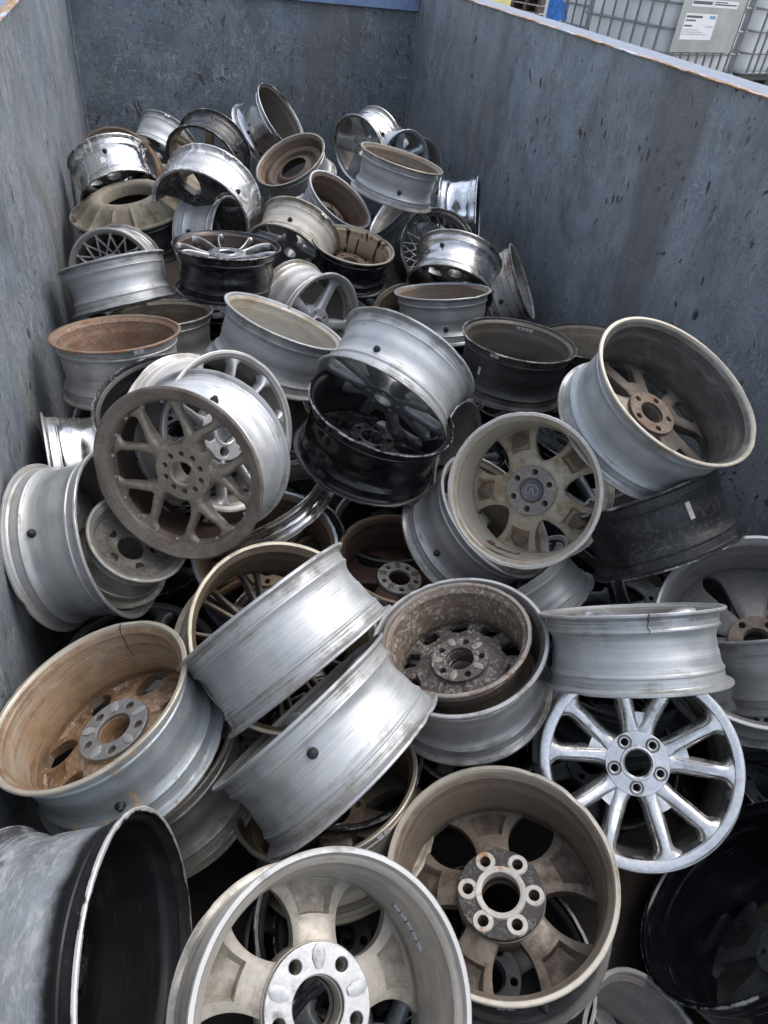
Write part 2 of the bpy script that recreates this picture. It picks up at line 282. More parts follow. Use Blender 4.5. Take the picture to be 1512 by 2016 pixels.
    if partial:
        cols = lathe(bm, [(p[0], p[1], p[2]) for p in P], n, closed=True, a0=partial[0], a1=partial[1], attr=((g, e), [(p[3], p[4]) for p in P]), wob=wob)
        for A in (cols[0], cols[-1]):
            try: bm.faces.new(A)
            except ValueError: pass
    else:
        lathe(bm, [(p[0], p[1], p[2]) for p in P], n, closed=True, attr=((g, e), [(p[3], p[4]) for p in P]), wob=wob)
    bmesh.ops.recalc_face_normals(bm, faces=bm.faces)
    return bm
def sweep(bm, st, nx=9, crown=.3, mi=0):
    """st: stations (r, phi, halfwidth m, ztop, zbot, pocket depth, groove)"""
    rings = []
    g = bm.verts.layers.float.get('grime') or bm.verts.layers.float.new('grime')
    for (r, phi, hw, zt, zb, pk, gv) in st:
        row = []
        for k in range(nx):
            u = -1 + 2 * k / (nx - 1)
            z = zt - crown * (zt - zb) * abs(u) ** 3.5 - gv * max(0, 1 - abs(u) * 2.2)
            a = phi + u * hw * .97 / r
            v = bm.verts.new((r * math.cos(a), r * math.sin(a), z)); v[g] = .25 + .5 * abs(u) ** 3; row.append(v)
        for k in range(nx):
            u = 1 - 2 * k / (nx - 1)
            z = zb + .12 * (zt - zb) * abs(u) ** 6 + (pk if abs(u) < .62 else 0)
            a = phi + u * hw / r
            v = bm.verts.new((r * math.cos(a), r * math.sin(a), z)); v[g] = .9 if (pk and abs(u) < .62) else .4; row.append(v)
        rings.append(row)
    m = 2 * nx
    for A, B in zip(rings, rings[1:]):
        for k in range(m): bm.faces.new((A[k], A[(k + 1) % m], B[(k + 1) % m], B[k])).material_index = mi
    bm.faces.new(rings[0][::-1]); bm.faces.new(rings[-1])
def ease(t): t = max(0, min(1, t)); return t * t * (3 - 2 * t)
def spokes(style, R, h, lip, dish, ph, r0=.067):
    """list of bmeshes, one per spoke"""
    r1 = (R - lip - .0115 if lip else R - .022)
    zr = h - .011 - (.018 if lip else 0) + (.008 if style == 'v5' else 0)
    zh = h - .012 - dish
    zbh, zbr = max(zh - .048, .012), h - .04
    if zbh > zh - .02: zbh = zh - .02
    NS = 30 if style == 'win10' else 36 if style in ('win5c', 'win5d', 'win5e', 'win7') else 16
    def base(t): return r0 + (r1 - r0) * t, zh + (zr - zh) * ease(t * 1.15), zbh + (zbr - zbh) * t
    out = []
    def add(branches, **k):
        bm = bmesh.new()
        for st in branches: sweep(bm, st, **k)
        bmesh.ops.recalc_face_normals(bm, faces=bm.faces); out.append(bm)
    def win(n, fmin, pocket=0, tm=.5, fl=2.2, f0=1., f1=1., box=None, rnd_=None):
        for i in range(n):
            phi = ph + 2 * PI * i / n; st = []
            for k in range(NS + 1):
                t = k / NS; r, zt, zb = base(t)
                f = fmin + ((f1 if t > tm else f0) - fmin) * abs((t - tm) / (tm if t < tm else 1 - tm)) ** fl
                if rnd_:
                    q = max(0, min(1, (t - rnd_[0]) / (rnd_[1] - rnd_[0])))
                    f = 1 - (1 - fmin) * math.sqrt(max(0, 1 - (1 - q) ** 2)) + (f1 - fmin) * max(0, (t - rnd_[1]) / (1 - rnd_[1])) ** 2
                if box: f = 1 - (1 - fmin) * ease((t - box[0]) / .06 + .5) * ease((box[1] - t) / .06 + .5)
                hw = min(f * PI / n * r * 1.002, .5)
                st.append((r, phi, hw, zt, zb, pocket if .42 < t < .88 else 0, 0))
            add([st], nx=13, crown=.18)
    def bars(n, hw0, hw1, d0, d1, crown=.3, groove=0, pw=1.5, flare=.6, split=.0, stem=0):
        for i in range(n):
            phi = ph + 2 * PI * i / n; br = []
            for s in ((-1, 1) if d1 else (0,)):
                st = []
                for k in range(NS + 1):
                    t = k / NS; r, zt, zb = base(t)
                    q = max(0, (t - split) / (1 - split))
                    d = d0 + (d1 - d0) * (q ** pw)
                    if stem:
                        l1 = r1 * math.sin(d1); d = math.asin(min(.9, (stem + (l1 - stem) * max(0, t - .05) / .95) / r))
                    hw = hw0 + (hw1 - hw0) * t + flare * .02 * (max(0, t - .82) / .18) ** 2 + .012 * max(0, 1 - t / .25) ** 2
                    st.append((r, phi + s * d, hw, zt, zb, 0, groove))
                br.append(st)
            if stem:        # the two arms of a pair share a sunken web before they part
                st = []; re_ = r0 + (r1 - r0) * .36
                for k in range(10):
                    r = r0 + (re_ - r0) * k / 9; t = (r - r0) / (r1 - r0); _, zt, zb = base(t)
                    st.append((r, phi, stem + (r1 * math.sin(d1) - stem) * max(0, t - .05) / .95, zt - .0045 - .004 * (k / 9) ** 2, zb, 0, 0))
                br.append(st)
            add(br, crown=crown)
    if style in ('win5', 'win5p'): win(5, .56 if style == 'win5' else .60, .016 if style == 'win5p' else 0)
    elif style == 'win7': win(7, .52, .012, f1=.85, rnd_=(.24, .58))
    elif style == 'win7s': win(7, .72, 0, .72)
    elif style == 'win10': win(10, .46, 0, box=(.50, .94))
    elif style == 'win5c': win(5, .50, .013, f1=.74, rnd_=(.0, .45))
    elif style == 'win5d': win(5, .50, .015, f1=.74, rnd_=(-.04, .38))
    elif style == 'twinthin': bars(5, .0065, .006, .13, .30, .5, flare=.8)
    elif style == 'five': bars(5, .026, .020, 0, 0, .35, flare=1.2)
    elif style == 'star': win(5, .34, 0, .82, 1.3, 1., .40)
    elif style == 'ten': bars(10, .011, .009, 0, 0, .45, flare=1.2)
    elif style == 'y5':
        for i in range(5):
            phi = ph + 2 * PI * i / 5; br = []
            st = []
            for k in range(7):
                r = r0 + (.112 - r0) * k / 6; t = (r - r0) / (r1 - r0); _, zt, zb = base(t)
                st.append((r, phi, .038 - .017 * ease(max(0, r - .066) / .046), zt, zb, 0, 0))
            br.append(st)
            for s_ in (-1, 1):
                st = []
                for k in range(NS + 1):
                    r = .084 + (r1 - .084) * k / NS; t = (r - r0) / (r1 - r0); _, zt, zb = base(t)
                    d = .315 * ease((r - .068) / (r1 - .082))
                    hw = .0125 + .008 * math.exp(-((r - .095) / .028) ** 2) + .022 * (max(0, t - .84) / .16) ** 2
                    st.append((r, phi + s_ * d, hw, zt - .0005 * s_, zb, 0, 0))
                br.append(st)
            add(br, crown=.5)
    elif style == 'twin5': bars(5, .0205, .0190, .17, .30, .45, flare=1.2, stem=.0150)
    elif style == 'win5e': win(5, .52, .013, f1=.60, rnd_=(.20, .66))
    elif style == 'v5': bars(5, .0225, .0205, .2, .290, .40, flare=1.4, stem=.0135)
    elif style == 'multi': bars(10, .0065, .005, .07, .10, .3, flare=.4)
    elif style in ('mesh', 'meshb'):
        bm = bmesh.new()
        for i in range(16):
            for s in (-1, 1):
                st = []
                for k in range(9):
                    t = k / 8; a_ = ph + 2 * PI * i / 16; q0 = (.058 * math.cos(a_ - s * .62), .058 * math.sin(a_ - s * .62)); q1 = (r1 * math.cos(a_ + s * .22), r1 * math.sin(a_ + s * .22))
                    qx, qy = q0[0] + (q1[0] - q0[0]) * t, q0[1] + (q1[1] - q0[1]) * t; r = math.hypot(qx, qy); _, zt, zb = base((r - r0) / (r1 - r0))
                    st.append((r, math.atan2(qy, qx), .0042, zt, zt - .016, 0, 0))
                sweep(bm, st, nx=5)
        bmesh.ops.recalc_face_normals(bm, faces=bm.faces); out.append(bm)
    return out
CAM = Vector((0, 0, CZ))
def wheel(name, c, n, Wd, R, style, fo, fi, ff, label, phase=0., ex=None, group='scrap wheels heaped in the skip'):
    ex = ex or {}; h = Wd / 2
    seed = hash_(label)
    root = bpy.data.objects.new(name, None); COL.objects.link(root); root.empty_display_size = .1
    M = Matrix.Translation(c) @ frame(n).to_4x4(); root.matrix_world = M
    tag(root, label, {'steel_wheel': 'steel wheel', 'truck_wheel': 'truck wheel', 'broken_rim': 'rim piece'}.get(name, 'alloy wheel'), group)
    cl = M.inverted() @ CAM; ca = math.atan2(cl.y, cl.x)
    lip = ex.get('lip', 0); lipf = ex.get('lipf')
    mats = [fin(fo), fin(fi), fin(lipf or fo)]
    bm = barrel(R, h, lip, lipf, seed, ex.get('partial'))
    link('barrel', finish(bm, 'barrel', mats, 32), root)
    fm = fin(ff, True); rnd = random.Random(seed)
    if ex.get('crk'):       # a split running in from the flange
        kind, a = ex['crk']
        path = [(R - .002, h + .0006), (R + .0006, h - .003), (R + .0003, h - .0066), (R - .012, h - .0102), (R - .016, h - .016), (R - .018, h - .03), (R - .016, h - .039), (R - .02, h - .046)] if kind == 'out' else \
               [(R + .0004, -h + .003), (R - .009, -h - .0002), (R - .0118, -h + .004), (R - .0196, -h + .0125), (R - .0242, -h + .02), (R - .0262, -h + .041), (R - .0292, -h + .055), (R - .0298, -h + .07), (R - .0304, -h + .085)]
        bm = bmesh.new(); m_ = len(path)
        tube(bm, [(r * math.cos(a + .012 * rnd.uniform(-1, 1)), r * math.sin(a + .012 * rnd.uniform(-1, 1)), z) for r, z in path], [.0014 * (1 - .7 * i / m_) for i in range(m_)], 5)
        link('crack', finish(bm, 'crack', [fin('rubber', True)]), root)
    dish = ex.get('dish', .022)
    if style == 'none': return root
    zh = h - .012 - dish; zbh = max(zh - .048, .012)
    nl = ex.get('lugs', 5)
    HS = ex.get('hs', 1.)
    pr = (.056 if nl < 10 else .052) * HS
    if style == 'steel2' or style == 'steel':
        bm = bmesh.new(); zz = h - .03 if style == 'steel2' else -h * .0
        bore = .036 if style == 'steel2' else .075
        prof = [(bore, zz - .03), (bore + .004, zz - .026), (.09, zz - .026), (.098, zz - .022), (.108, zz - .004), (.118, zz - .001), (.128, zz - .006), (R - .075, zz - .026), (R - .06, zz - .034), (R - .04, zz - .03), (R - .034, zz - .025)]
        prof += [(r, z - .005) for r, z in prof[::-1]]
        gl = bm.verts.layers.float.new('grime')
        lathe(bm, prof, 72, closed=True, attr=((gl,), [(rnd.random(),) for _ in prof])); bmesh.ops.recalc_face_normals(bm, faces=bm.faces)
        d = link('disc', finish(bm, 'disc', [fm]), root)
        if style == 'steel2':
            for i in range(5):
                a = phase + 2 * PI * i / 5; b2 = bmesh.new()
                lathe(b2, [(.0001, 0), (.0095, 0), (.0115, .002), (.0125, 0)], 20)
                link('bolt_hole', finish(b2, 'bolt_hole', [fin('rubber', True)]), d, (.062 * math.cos(a), .062 * math.sin(a), zz - .0255))
        return root
    if style == 'flute':
        bm = bmesh.new(); gl = bm.verts.layers.float.new('grime'); n_ = 240; prof = [(.118, h + .005), (.12, h + .045), (.128, h + .058), (.165, h + .060), (.185, h + .054), (.215, h + .036), (.245, h + .014), (R - .016, h + .002), (R - .006, h + .001), (R + .003, h - .003), (R + .003, h - .012), (R - .006, h - .018)]
        cols = []
        for k in range(n_):
            a = 2 * PI * k / n_; row = []
            for i, (r, z) in enumerate(prof):
                w = {4: .3, 5: .9, 6: 1., 7: .7}.get(i, 0); f = abs((a * 15 / (2 * PI)) % 1 - .5) * 2
                v = bm.verts.new((r * math.cos(a), r * math.sin(a), z - .030 * w * (1 - f ** 7))); v[gl] = rnd.random() * .4 + w * .5 * (1 - f); row.append(v)
            cols.append(row)
        for k in range(n_):
            A, B = cols[k], cols[(k + 1) % n_]
            for i in range(len(prof) - 1): bm.faces.new((A[i], B[i], B[i + 1], A[i + 1]))
        bmesh.ops.recalc_face_normals(bm, faces=bm.faces)
        link('fluted_dish', finish(bm, 'fluted_dish', [fm], 70), root); return root
    # hub
    hr = .016 if ex.get('bigrec') else .0088 * HS
    holes = [(pr * math.cos(phase + (i + .5) * 2 * PI / nl), pr * math.sin(phase + (i + .5) * 2 * PI / nl), hr if nl < 10 else .0078) for i in range(nl)]
    rh = (.082 if ex.get('bigrec') else .076) * HS
    bore = (.034 if nl < 6 else .038) * (HS if nl < 6 else HS * .95)
    if nl >= 10: bore = .033
    hb = link('hub', finish(plate(rh, bore, holes, zbh, zh + .001), 'hub', [fm], 40), root)
    bm = bmesh.new(); lathe(bm, [(bore - .003, zh - .016), (bore - .003, zh + .001), (bore + .001, zh + .004), (bore + .006, zh + .003), (bore + .008, zh)], 40); link('bore_ring', finish(bm, 'bore_ring', [fin(ex.get('boref', ff), True)]), hb)
    if ex.get('lugrec'):
        for x, y, r in holes:
            bm = bmesh.new(); lathe(bm, [(.0085, zh - .010), (.0115, zh - .004), (.0125, zh + .003), (.0155, zh + .0045), (.0172, zh + .002), (.018, zh - .003)], 24)
            link('lug_seat', finish(bm, 'lug_seat', [fin('greydirt', True), ]), hb, (x, y, 0))
    if ex.get('cap'):
        bm = bmesh.new(); lathe(bm, [(.0001, zbh - .001), (.024, zbh - .001), (.0275, zbh - .003), (.031, zbh - .0045), (.035, zbh - .002), (.0355, zbh + .01)], 36)
        bmesh.ops.recalc_face_normals(bm, faces=bm.faces)
        cp = link('centre_cap', finish(bm, 'centre_cap', [fin('capgrey', True)]), root)
        bm = bmesh.new(); zz = zbh - .0012
        tube(bm, [(.020 * math.cos(a), .0165 * math.sin(a), zz) for a in [math.radians(-58 + 11.7 * i) for i in range(26)]], .0011, 6)
        tube(bm, [(.0, .0105, zz), (.0085, -.014, zz)], .0011, 6); tube(bm, [(.0, .0105, zz), (-.0085, -.014, zz)], .0011, 6)
        link('emblem', finish(bm, 'emblem', [fin('lead', True)]), cp)
    # mounting pad on the back
    pm = fin('rusthub' if ex.get('rusthub') else 'crusthub' if ex.get('crusthub') else 'palehub' if ex.get('palehub') else 'alu' if ex.get('alupad') else 'darkpad' if ex.get('padholes') else ff, True)
    b_ = bore + .002 if not ex.get('padholes') else bore + .006
    pd = link('mounting_pad', finish(plate(.074 * HS, b_, holes, zbh - .010, zbh + .002, .002), 'mounting_pad', [pm], 40), root)
    if ex.get('padholes'):
        for x, y, r in holes:
            a = math.atan2(y, x); bm = plate(.0155, 0, [], -.0015, .0015, .001, 24)
            bm.free(); bm = bmesh.new(); lathe(bm, [(r + .0005, .004), (r + .001, 0), (.0165 * HS, 0), (.018 * HS, .004)], 24)
            link('bolt_pad', finish(bm, 'bolt_pad', [fin('whitepad', True)]), pd, (x, y, zbh - .0135))
        bm = bmesh.new(); lathe(bm, [(bore - .004, zbh + .01), (bore - .004, zbh - .0125), (bore - .001, zbh - .0145), (bore + .008, zbh - .0145), (bore + .010, zbh - .0105)], 40)
        bmesh.ops.recalc_face_normals(bm, faces=bm.faces); link('bore_collar', finish(bm, 'bore_collar', [fin('whitepad', True)]), pd)
    if ex.get('alupad') or ex.get('palehub') or style == 'win10':
        for i in range(nl):     # cast webs between the bolt holes
            a = phase + i * 2 * PI / nl; b2 = bmesh.new()
            sweep(b2, [(.043 * HS, a, .005, zbh - .004, zbh - .0135, 0, 0), (.055 * HS, a, .0095 * HS, zbh - .004, zbh - .0135, 0, 0), (.066 * HS, a, .008 * HS, zbh - .004, zbh - .0135, 0, 0), (.072 * HS, a, .003 * HS, zbh - .004, zbh - .0120, 0, 0)], nx=5)
            bmesh.ops.recalc_face_normals(b2, faces=b2.faces); link('cast_web', finish(b2, 'cast_web', [fin('greydirt' if not ex.get('alupad') else 'lead', True)]), pd)
    r0 = .061 if nl >= 10 else .0735 if ex.get('bigrec') else .067 * HS
    sps = spokes(style, R, h, lip, dish, phase, r0)
    for bm in sps:
        link('lattice' if style in ('mesh', 'meshb') else 'spoke', finish(bm, 'spoke', [fm], 50), root)
    if ex.get('pk'):
        for i in range(5):
            a = phase + 2 * PI * i / 5; bm = bmesh.new(); gl = bm.verts.layers.float.new('grime')
            rr = .045 + (R - .067) * .66; t = (rr - .067) / (R - .089); zz = zbh + (h - .04 - zbh) * t + .013
            cols = lathe(bm, [(.0001, -.0045), (.35, -.0042), (.7, -.003), (.9, -.0015), (1., .001)], 30, attr=((gl,), [(rnd.random(),)] * 5))
            for v in bm.verts:
                b = math.atan2(v.co.y, v.co.x); k_ = math.hypot(v.co.x, v.co.y); w_ = (1 + .06 * math.sin(3 * b + i) + .04 * math.sin(7 * b + 2 * i))
                v.co = Vector((v.co.x * .030 * w_, v.co.y * .027 * w_, v.co.z + .0016 * noise.noise((v.co.x * 6, v.co.y * 6, i * 3.))))
            bmesh.ops.recalc_face_normals(bm, faces=bm.faces)
            o = link('crust_patch', finish(bm, 'crust_patch', [fin('crustbrown', True)]), root); o.location = (rr * math.cos(a), rr * math.sin(a), zz); o.rotation_euler = (0, 0, a)
    if ex.get('ring'):
        w_ = ex['ring']; bm = bmesh.new(); gl = bm.verts.layers.float.new('grime'); el = bm.verts.layers.float.new('edge')
        pr_ = [(R - .003, h + .0006, .2, .6), (R - .010, h + .0022, .1, .2), (R - w_ + .003, h - .0015, .1, 0), (R - w_, h - .005, .4, 0), (R - w_ - .0015, h - .022, .8, 0), (R - w_ - .0010, h - .040, .8, 0)]
        lathe(bm, [(a, b) for a, b, _, _ in pr_], 112, attr=((gl, el), [(c_, d_) for _, _, c_, d_ in pr_])); bmesh.ops.recalc_face_normals(bm, faces=bm.faces)
        link('face_ring', finish(bm, 'face_ring', [fm], 30), root)
    if ex.get('bolts'):
        rr = R - lip - .013
        for i in range(20 if style == 'y5' else 15):
            a = phase + (i + .5) * 2 * PI / (20 if style == 'y5' else 15); bm = bmesh.new()
            lathe(bm, [(.0001, .005), (.0035, .005), (.0045, .003), (.0045, -.002)], 10)
            link('rim_bolt', finish(bm, 'rim_bolt', [fin('lead', True)]), root, (rr * math.cos(a), rr * math.sin(a), h - .024))
    if ex.get('valve', rnd.random() < .55):
        a = ca + rnd.uniform(-.55, .55); bm = bmesh.new(); r_ = R - .030
        lathe(bm, [(.0001, .017), (.0045, .0165), (.007, .012), (.0105, .007), (.0125, -.005)], 14)
        o = link('valve_stem', finish(bm, 'valve_stem', [fin('rubber', True)]), root)
        o.matrix_local = Matrix.Translation((r_ * math.cos(a), r_ * math.sin(a), h - .069)) @ Matrix.Rotation(a, 4, 'Z') @ Matrix.Rotation(PI / 2, 4, 'Y')
    def weights(a, r, z, n_, along, nm='balance_weight'):
        bm = bmesh.new(); da = .018 / r
        for i in range(n_):
            aa = a + (i - n_ / 2) * da
            box(bm, (r - .0035, -.0075, -.006), (r + .002, .0075, .006), rot=Matrix.Rotation(aa, 3, 'Z'))
        for v in bm.verts: v.co.z += z
        link(nm, finish(bm, nm, [fin('lead', True)], 30), root)
    if ex.get('weights', rnd.random() < .35): weights(ca + rnd.uniform(-.5, .5), R - .0015, -h + .012, 1 + int(R * 8) % 3, 0)
    if ex.get('wts_in'): weights(ca + PI + .1, R - .0275, -h + .030, 4, 0)
    if ex.get('wts_strip'): weights(ca + PI - .75, R - .0318, h - .105, 5, 0)
    if ex.get('mark'):
        a, z, w_, h_, mk = ex['mark']; bm = bmesh.new(); rows = []
        for i in range(7):
            t = i / 6; aa = a + (t - .5) * w_ / R; j = .0012 * rnd.uniform(-1, 1)
            rr = R - .0232
            rows.append([bm.verts.new((r_ * math.cos(aa), r_ * math.sin(aa), zz_)) for r_, zz_ in ((rr - .003, z - h_ / 2 + j), (rr, z - h_ / 2 + j), (rr, z + h_ / 2 - j), (rr - .003, z + h_ / 2 - j))])
        for A, B in zip(rows, rows[1:]):
            for k in range(3): bm.faces.new((A[k], B[k], B[k + 1], A[k + 1]))
        bmesh.ops.recalc_face_normals(bm, faces=bm.faces)
        link('paper_tag', finish(bm, 'paper_tag', [fin(mk)]), root)
    return root
def hash_(s):
    k = 7
    for ch in s: k = (k * 31 + ord(ch)) % 100003
    return k
# ---------------------------------------------------------------- ground and sky-side setting
def gravel():
    g = G('gravel'); tc = g.n('ShaderNodeTexCoord').outputs['Object']
    a = g.noise(tc, .6, 6); b = g.noise(tc, 40., 4)
    col = g.mix(g.ramp(a, .3, .7), (.10, .095, .085), (.20, .19, .17)); col = g.mix(g.math('MULTIPLY', g.ramp(b, .4, .7), .5), col, (.28, .27, .25))
    g.set(Base_Color=col, Roughness=.9); g.bump(b, .5, .02); return g.m
bm = bmesh.new()
vs = [bm.verts.new((x, y, 0)) for x, y in ((-600, -600), (600, -600), (600, 600), (-600, 600))]; bm.faces.new(vs)
tag(link('gravel_ground', finish(bm, 'gravel_ground', gravel())), kind='structure')
# ---------------------------------------------------------------- skip
SX0, SX1, SY0, SY1 = -.455, 1.965, -1.0, 6.02
RIM = CZ - .322; FLOOR = .16
def skip_paint(name, base, rustamt=.3, streak=1., dark=.5, vert='z', seed=0.):
    g = G(name); tc0 = g.n('ShaderNodeTexCoord').outputs['Object']
    tc = g.n('ShaderNodeVectorMath', {0: tc0, 1: (seed, seed * 1.7, 0.)}, operation='ADD').outputs[0]
    # a slow warp so that marks lie in many directions
    wp = g.n('ShaderNodeTexNoise', {'Vector': tc, 'Scale': 1.6, 'Detail': 2}).outputs['Color']
    wpv = g.n('ShaderNodeVectorMath', {0: g.n('ShaderNodeVectorMath', {0: wp, 1: (.5, .5, .5)}, operation='SUBTRACT').outputs[0], 'Scale': .55}, operation='SCALE').outputs[0]
    tw = g.n('ShaderNodeVectorMath', {0: tc, 1: wpv}, operation='ADD').outputs[0]
    big = g.noise(tc, 1.3, 5, .6, .4); med = g.noise(tc, 6., 8, .68)
    st = g.noise(g.scale(tc, (30, 30, 8.0)), 1., 9, .72, .6)
    fine = g.noise(tc, 85., 5, .65)
    s1 = g.math('ADD', g.math('MULTIPLY', st, .42), g.math('MULTIPLY', med, .62))
    col = g.mix(g.ramp(s1, .36, .70), tuple(c * .66 for c in base), tuple(c * 1.42 for c in base))
    # worn patches: bare greyed steel
    col = g.mix(g.math('MULTIPLY', g.ramp(g.math('ADD', g.math('MULTIPLY', big, .6), g.math('MULTIPLY', st, .5)), .52, .66), .55 * streak), col, (.235, .225, .215))
    # pale scuffs, diagonal and swirling
    sw = g.noise(g.scale(tc, (9, 9, 7)), 1., 4, .6, 2.6); sn = g.noise(tc, 2.4, 3)
    sm = g.math('MULTIPLY', g.ramp(g.math('ABSOLUTE', g.math('SUBTRACT', sw, .5)), .016, .0), g.ramp(sn, .54, .66))
    col = g.mix(g.math('MULTIPLY', sm, g.math('MULTIPLY', g.ramp(fine, .3, .6), .75)), col, (.42, .44, .47))
    sw2 = g.noise(g.scale(tc, (30, 30, 3.2)), 1., 3, .5, 1.1)
    sm2 = g.math('MULTIPLY', g.ramp(g.math('ABSOLUTE', g.math('SUBTRACT', sw2, .52)), .010, .0), g.ramp(g.noise(tc, 3.1, 4), .46, .62))
    col = g.mix(g.math('MULTIPLY', sm2, .4), col, (.40, .42, .45))
    # straight drag scratches in clusters, slanting
    for ang, sc_, gt in ((.35, 2.0, 11.), (-.9, 1.4, 4.), (1.25, 1.7, 7.), (.85, 2.6, 2.), (-.4, 2.2, 5.)):
        mp = g.n('ShaderNodeMapping', {'Vector': tw, 'Rotation': (ang, ang * .9, 0)}).outputs[0]
        ln = g.noise(g.scale(mp, (48, 48, 1.6)), 1., 2, .5, .15)
        cl = g.noise(g.scale(tc, (1, 1, 1)), sc_, 3, .6)
        lm = g.math('MULTIPLY', g.ramp(g.math('ABSOLUTE', g.math('SUBTRACT', ln, .5)), .016, .0), g.ramp(g.math('ADD', cl, math.sin(gt) * .02), .47, .60))
        col = g.mix(g.math('MULTIPLY', lm, .75), col, (.46, .48, .50) if ang != -.9 else (.05, .045, .045))
    # pale rubbed scuffs: patches broken up by fine grain
    for k_, (fx_, fz_) in enumerate(((6., 2.4), (3.2, 5.5))):
        sc1 = g.noise(g.scale(tc, (fx_, fx_, fz_)), 1., 8, .75, .9); gr1 = g.noise(g.scale(tc, (70, 70, 26)), 1., 4, .7)
        fm_ = g.math('MULTIPLY', g.ramp(sc1, .56, .66), g.ramp(gr1, .46, .60))
        col = g.mix(g.math('MULTIPLY', fm_, .8), col, (.36, .39, .41))
    # broad rubbed smears and darker damp areas
    sm3 = g.noise(g.scale(tc, (2.2, 2.2, 1.1)), 1., 7, .7, 1.4)
    col = g.mix(g.math('MULTIPLY', g.ramp(sm3, .52, .68), .45), col, (.085, .080, .078))
    col = g.mix(g.math('MULTIPLY', g.ramp(sm3, .44, .32), .35), col, (.30, .325, .35))
    # dark gouges: short near-vertical nicks
    gv = g.n('ShaderNodeTexVoronoi', {'Vector': g.scale(tw, (25, 25, 8.5)), 'Scale': 1.0, 'Randomness': 1.}, distance='EUCLIDEAN')
    gd = g.math('ADD', gv.outputs['Distance'], g.math('MULTIPLY', g.math('SUBTRACT', g.noise(tc, 70., 4), .5), .16))
    nick = g.math('MULTIPLY', g.ramp(g.math('ADD', gd, g.ramp(g.noise(tc, 9., 3), .35, .65, -.10, .14)), .22, .14), g.ramp(g.noise(tc, 1.7, 6, .7), .46, .56))
    gs = g.noise(g.scale(tw, (62, 62, 19)), 1., 5, .62)
    nick2 = g.math('MULTIPLY', g.ramp(gs, .62, .65), g.ramp(g.noise(tc, 2.2, 6, .7), .42, .54))
    nk = g.math('MAXIMUM', nick, nick2)
    nc = g.mix(g.ramp(g.noise(tc, 3.3, 2), .5, .6), (.030, .030, .038), (.075, .042, .026))
    col = g.mix(g.math('MULTIPLY', nk, dark), col, nc)
    # brownish weathered bands running down the sheet
    bb_ = g.noise(g.scale(tc, (1.5, 1.5, .28)), 1., 6, .62, .25)
    col = g.mix(g.math('MULTIPLY', g.ramp(bb_, .54, .66), .55), col, (.125, .110, .100))
    # rust specks bleeding around the gouges
    rs = g.noise(tw, 34., 7, .72); col = g.mix(g.math('MULTIPLY', g.ramp(rs, .66, .72), g.ramp(g.noise(tc, 2.0, 4), .46, .58)), col, (.17, .095, .055))
    # rust runs
    rr = g.noise(g.scale(tc, (7.5, 7.5, .75)), 1., 6, .65)
    rm = g.math('MULTIPLY', g.ramp(rr, .60, .72), g.math('MULTIPLY', g.ramp(med, .38, .6), rustamt))
    col = g.mix(rm, col, (.15, .095, .06))
    g.set(Base_Color=col, Metallic=g.math('MULTIPLY', g.ramp(s1, .4, .7), .25), Roughness=g.ramp(st, .3, .7, .42, .62))
    g.bump(g.math('ADD', g.math('MULTIPLY', st, .5), g.math('SUBTRACT', g.math('MULTIPLY', med, .6), g.math('MULTIPLY', nk, .6))), .35, .006)
    return g.m
WALL = (.215, .242, .272)  # right wall: base lightened to make up for the shade on it
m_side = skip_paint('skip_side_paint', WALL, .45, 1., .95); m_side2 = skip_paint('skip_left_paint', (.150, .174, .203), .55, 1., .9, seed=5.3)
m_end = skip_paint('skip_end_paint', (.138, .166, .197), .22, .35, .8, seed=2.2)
def floor_steel():
    g = G('skip_floor_steel'); tc = g.n('ShaderNodeTexCoord').outputs['Object']; a = g.noise(tc, 3., 7, .7); b = g.noise(tc, 40., 5, .7)
    g.set(Base_Color=g.mix(g.ramp(a, .35, .65), (.014, .013, .012), g.mix(b, (.02, .014, .010), (.045, .03, .02))), Roughness=.8); g.bump(b, .4, .01); return g.m
m_floor = floor_steel()
def rail_paint():
    g = G('rail_paint'); tc = g.n('ShaderNodeTexCoord').outputs['Object']
    a = g.noise(tc, 18., 8, .7); b = g.noise(g.scale(tc, (30, 3, 30)), 1., 6, .7)
    col = g.mix(g.ramp(a, .3, .7), (.13, .20, .36), (.20, .27, .43))
    col = g.mix(g.ramp(b, .58, .68), col, (.20, .10, .05)); col = g.mix(g.ramp(a, .66, .72), col, (.14, .06, .03))
    g.set(Base_Color=col, Roughness=.5); return g.m
def rail_top():
    g = G('rail_top_paint'); tc = g.n('ShaderNodeTexCoord').outputs['Object']
    a = g.noise(tc, 14., 8, .7); b = g.noise(g.scale(tc, (14, 2.2, 14)), 1., 7, .72)
    col = g.mix(g.ramp(a, .3, .7), (.12, .15, .21), (.18, .215, .28)); e = g.attr('edge')
    col = g.mix(g.math('MULTIPLY', g.ramp(g.math('ADD', g.math('MULTIPLY', e, .5), b), .86, .98), .95), col, (.34, .17, .07))
    g.set(Base_Color=col, Roughness=.5); return g.m
skip = bpy.data.objects.new('skip', None); COL.objects.link(skip); skip.location = ((SX0 + SX1) / 2, 2.5, 0)
tag(skip, 'blue-grey steel skip with scratched walls holding the wheel heap', 'skip')
def spart(name, fn, m, sharp=30):
    bm = bmesh.new(); fn(bm)
    bmesh.ops.recalc_face_normals(bm, faces=bm.faces)
    me = finish(bm, name, m, sharp)
    for v in me.vertices: v.co -= skip.location
    return link(name, me, skip)
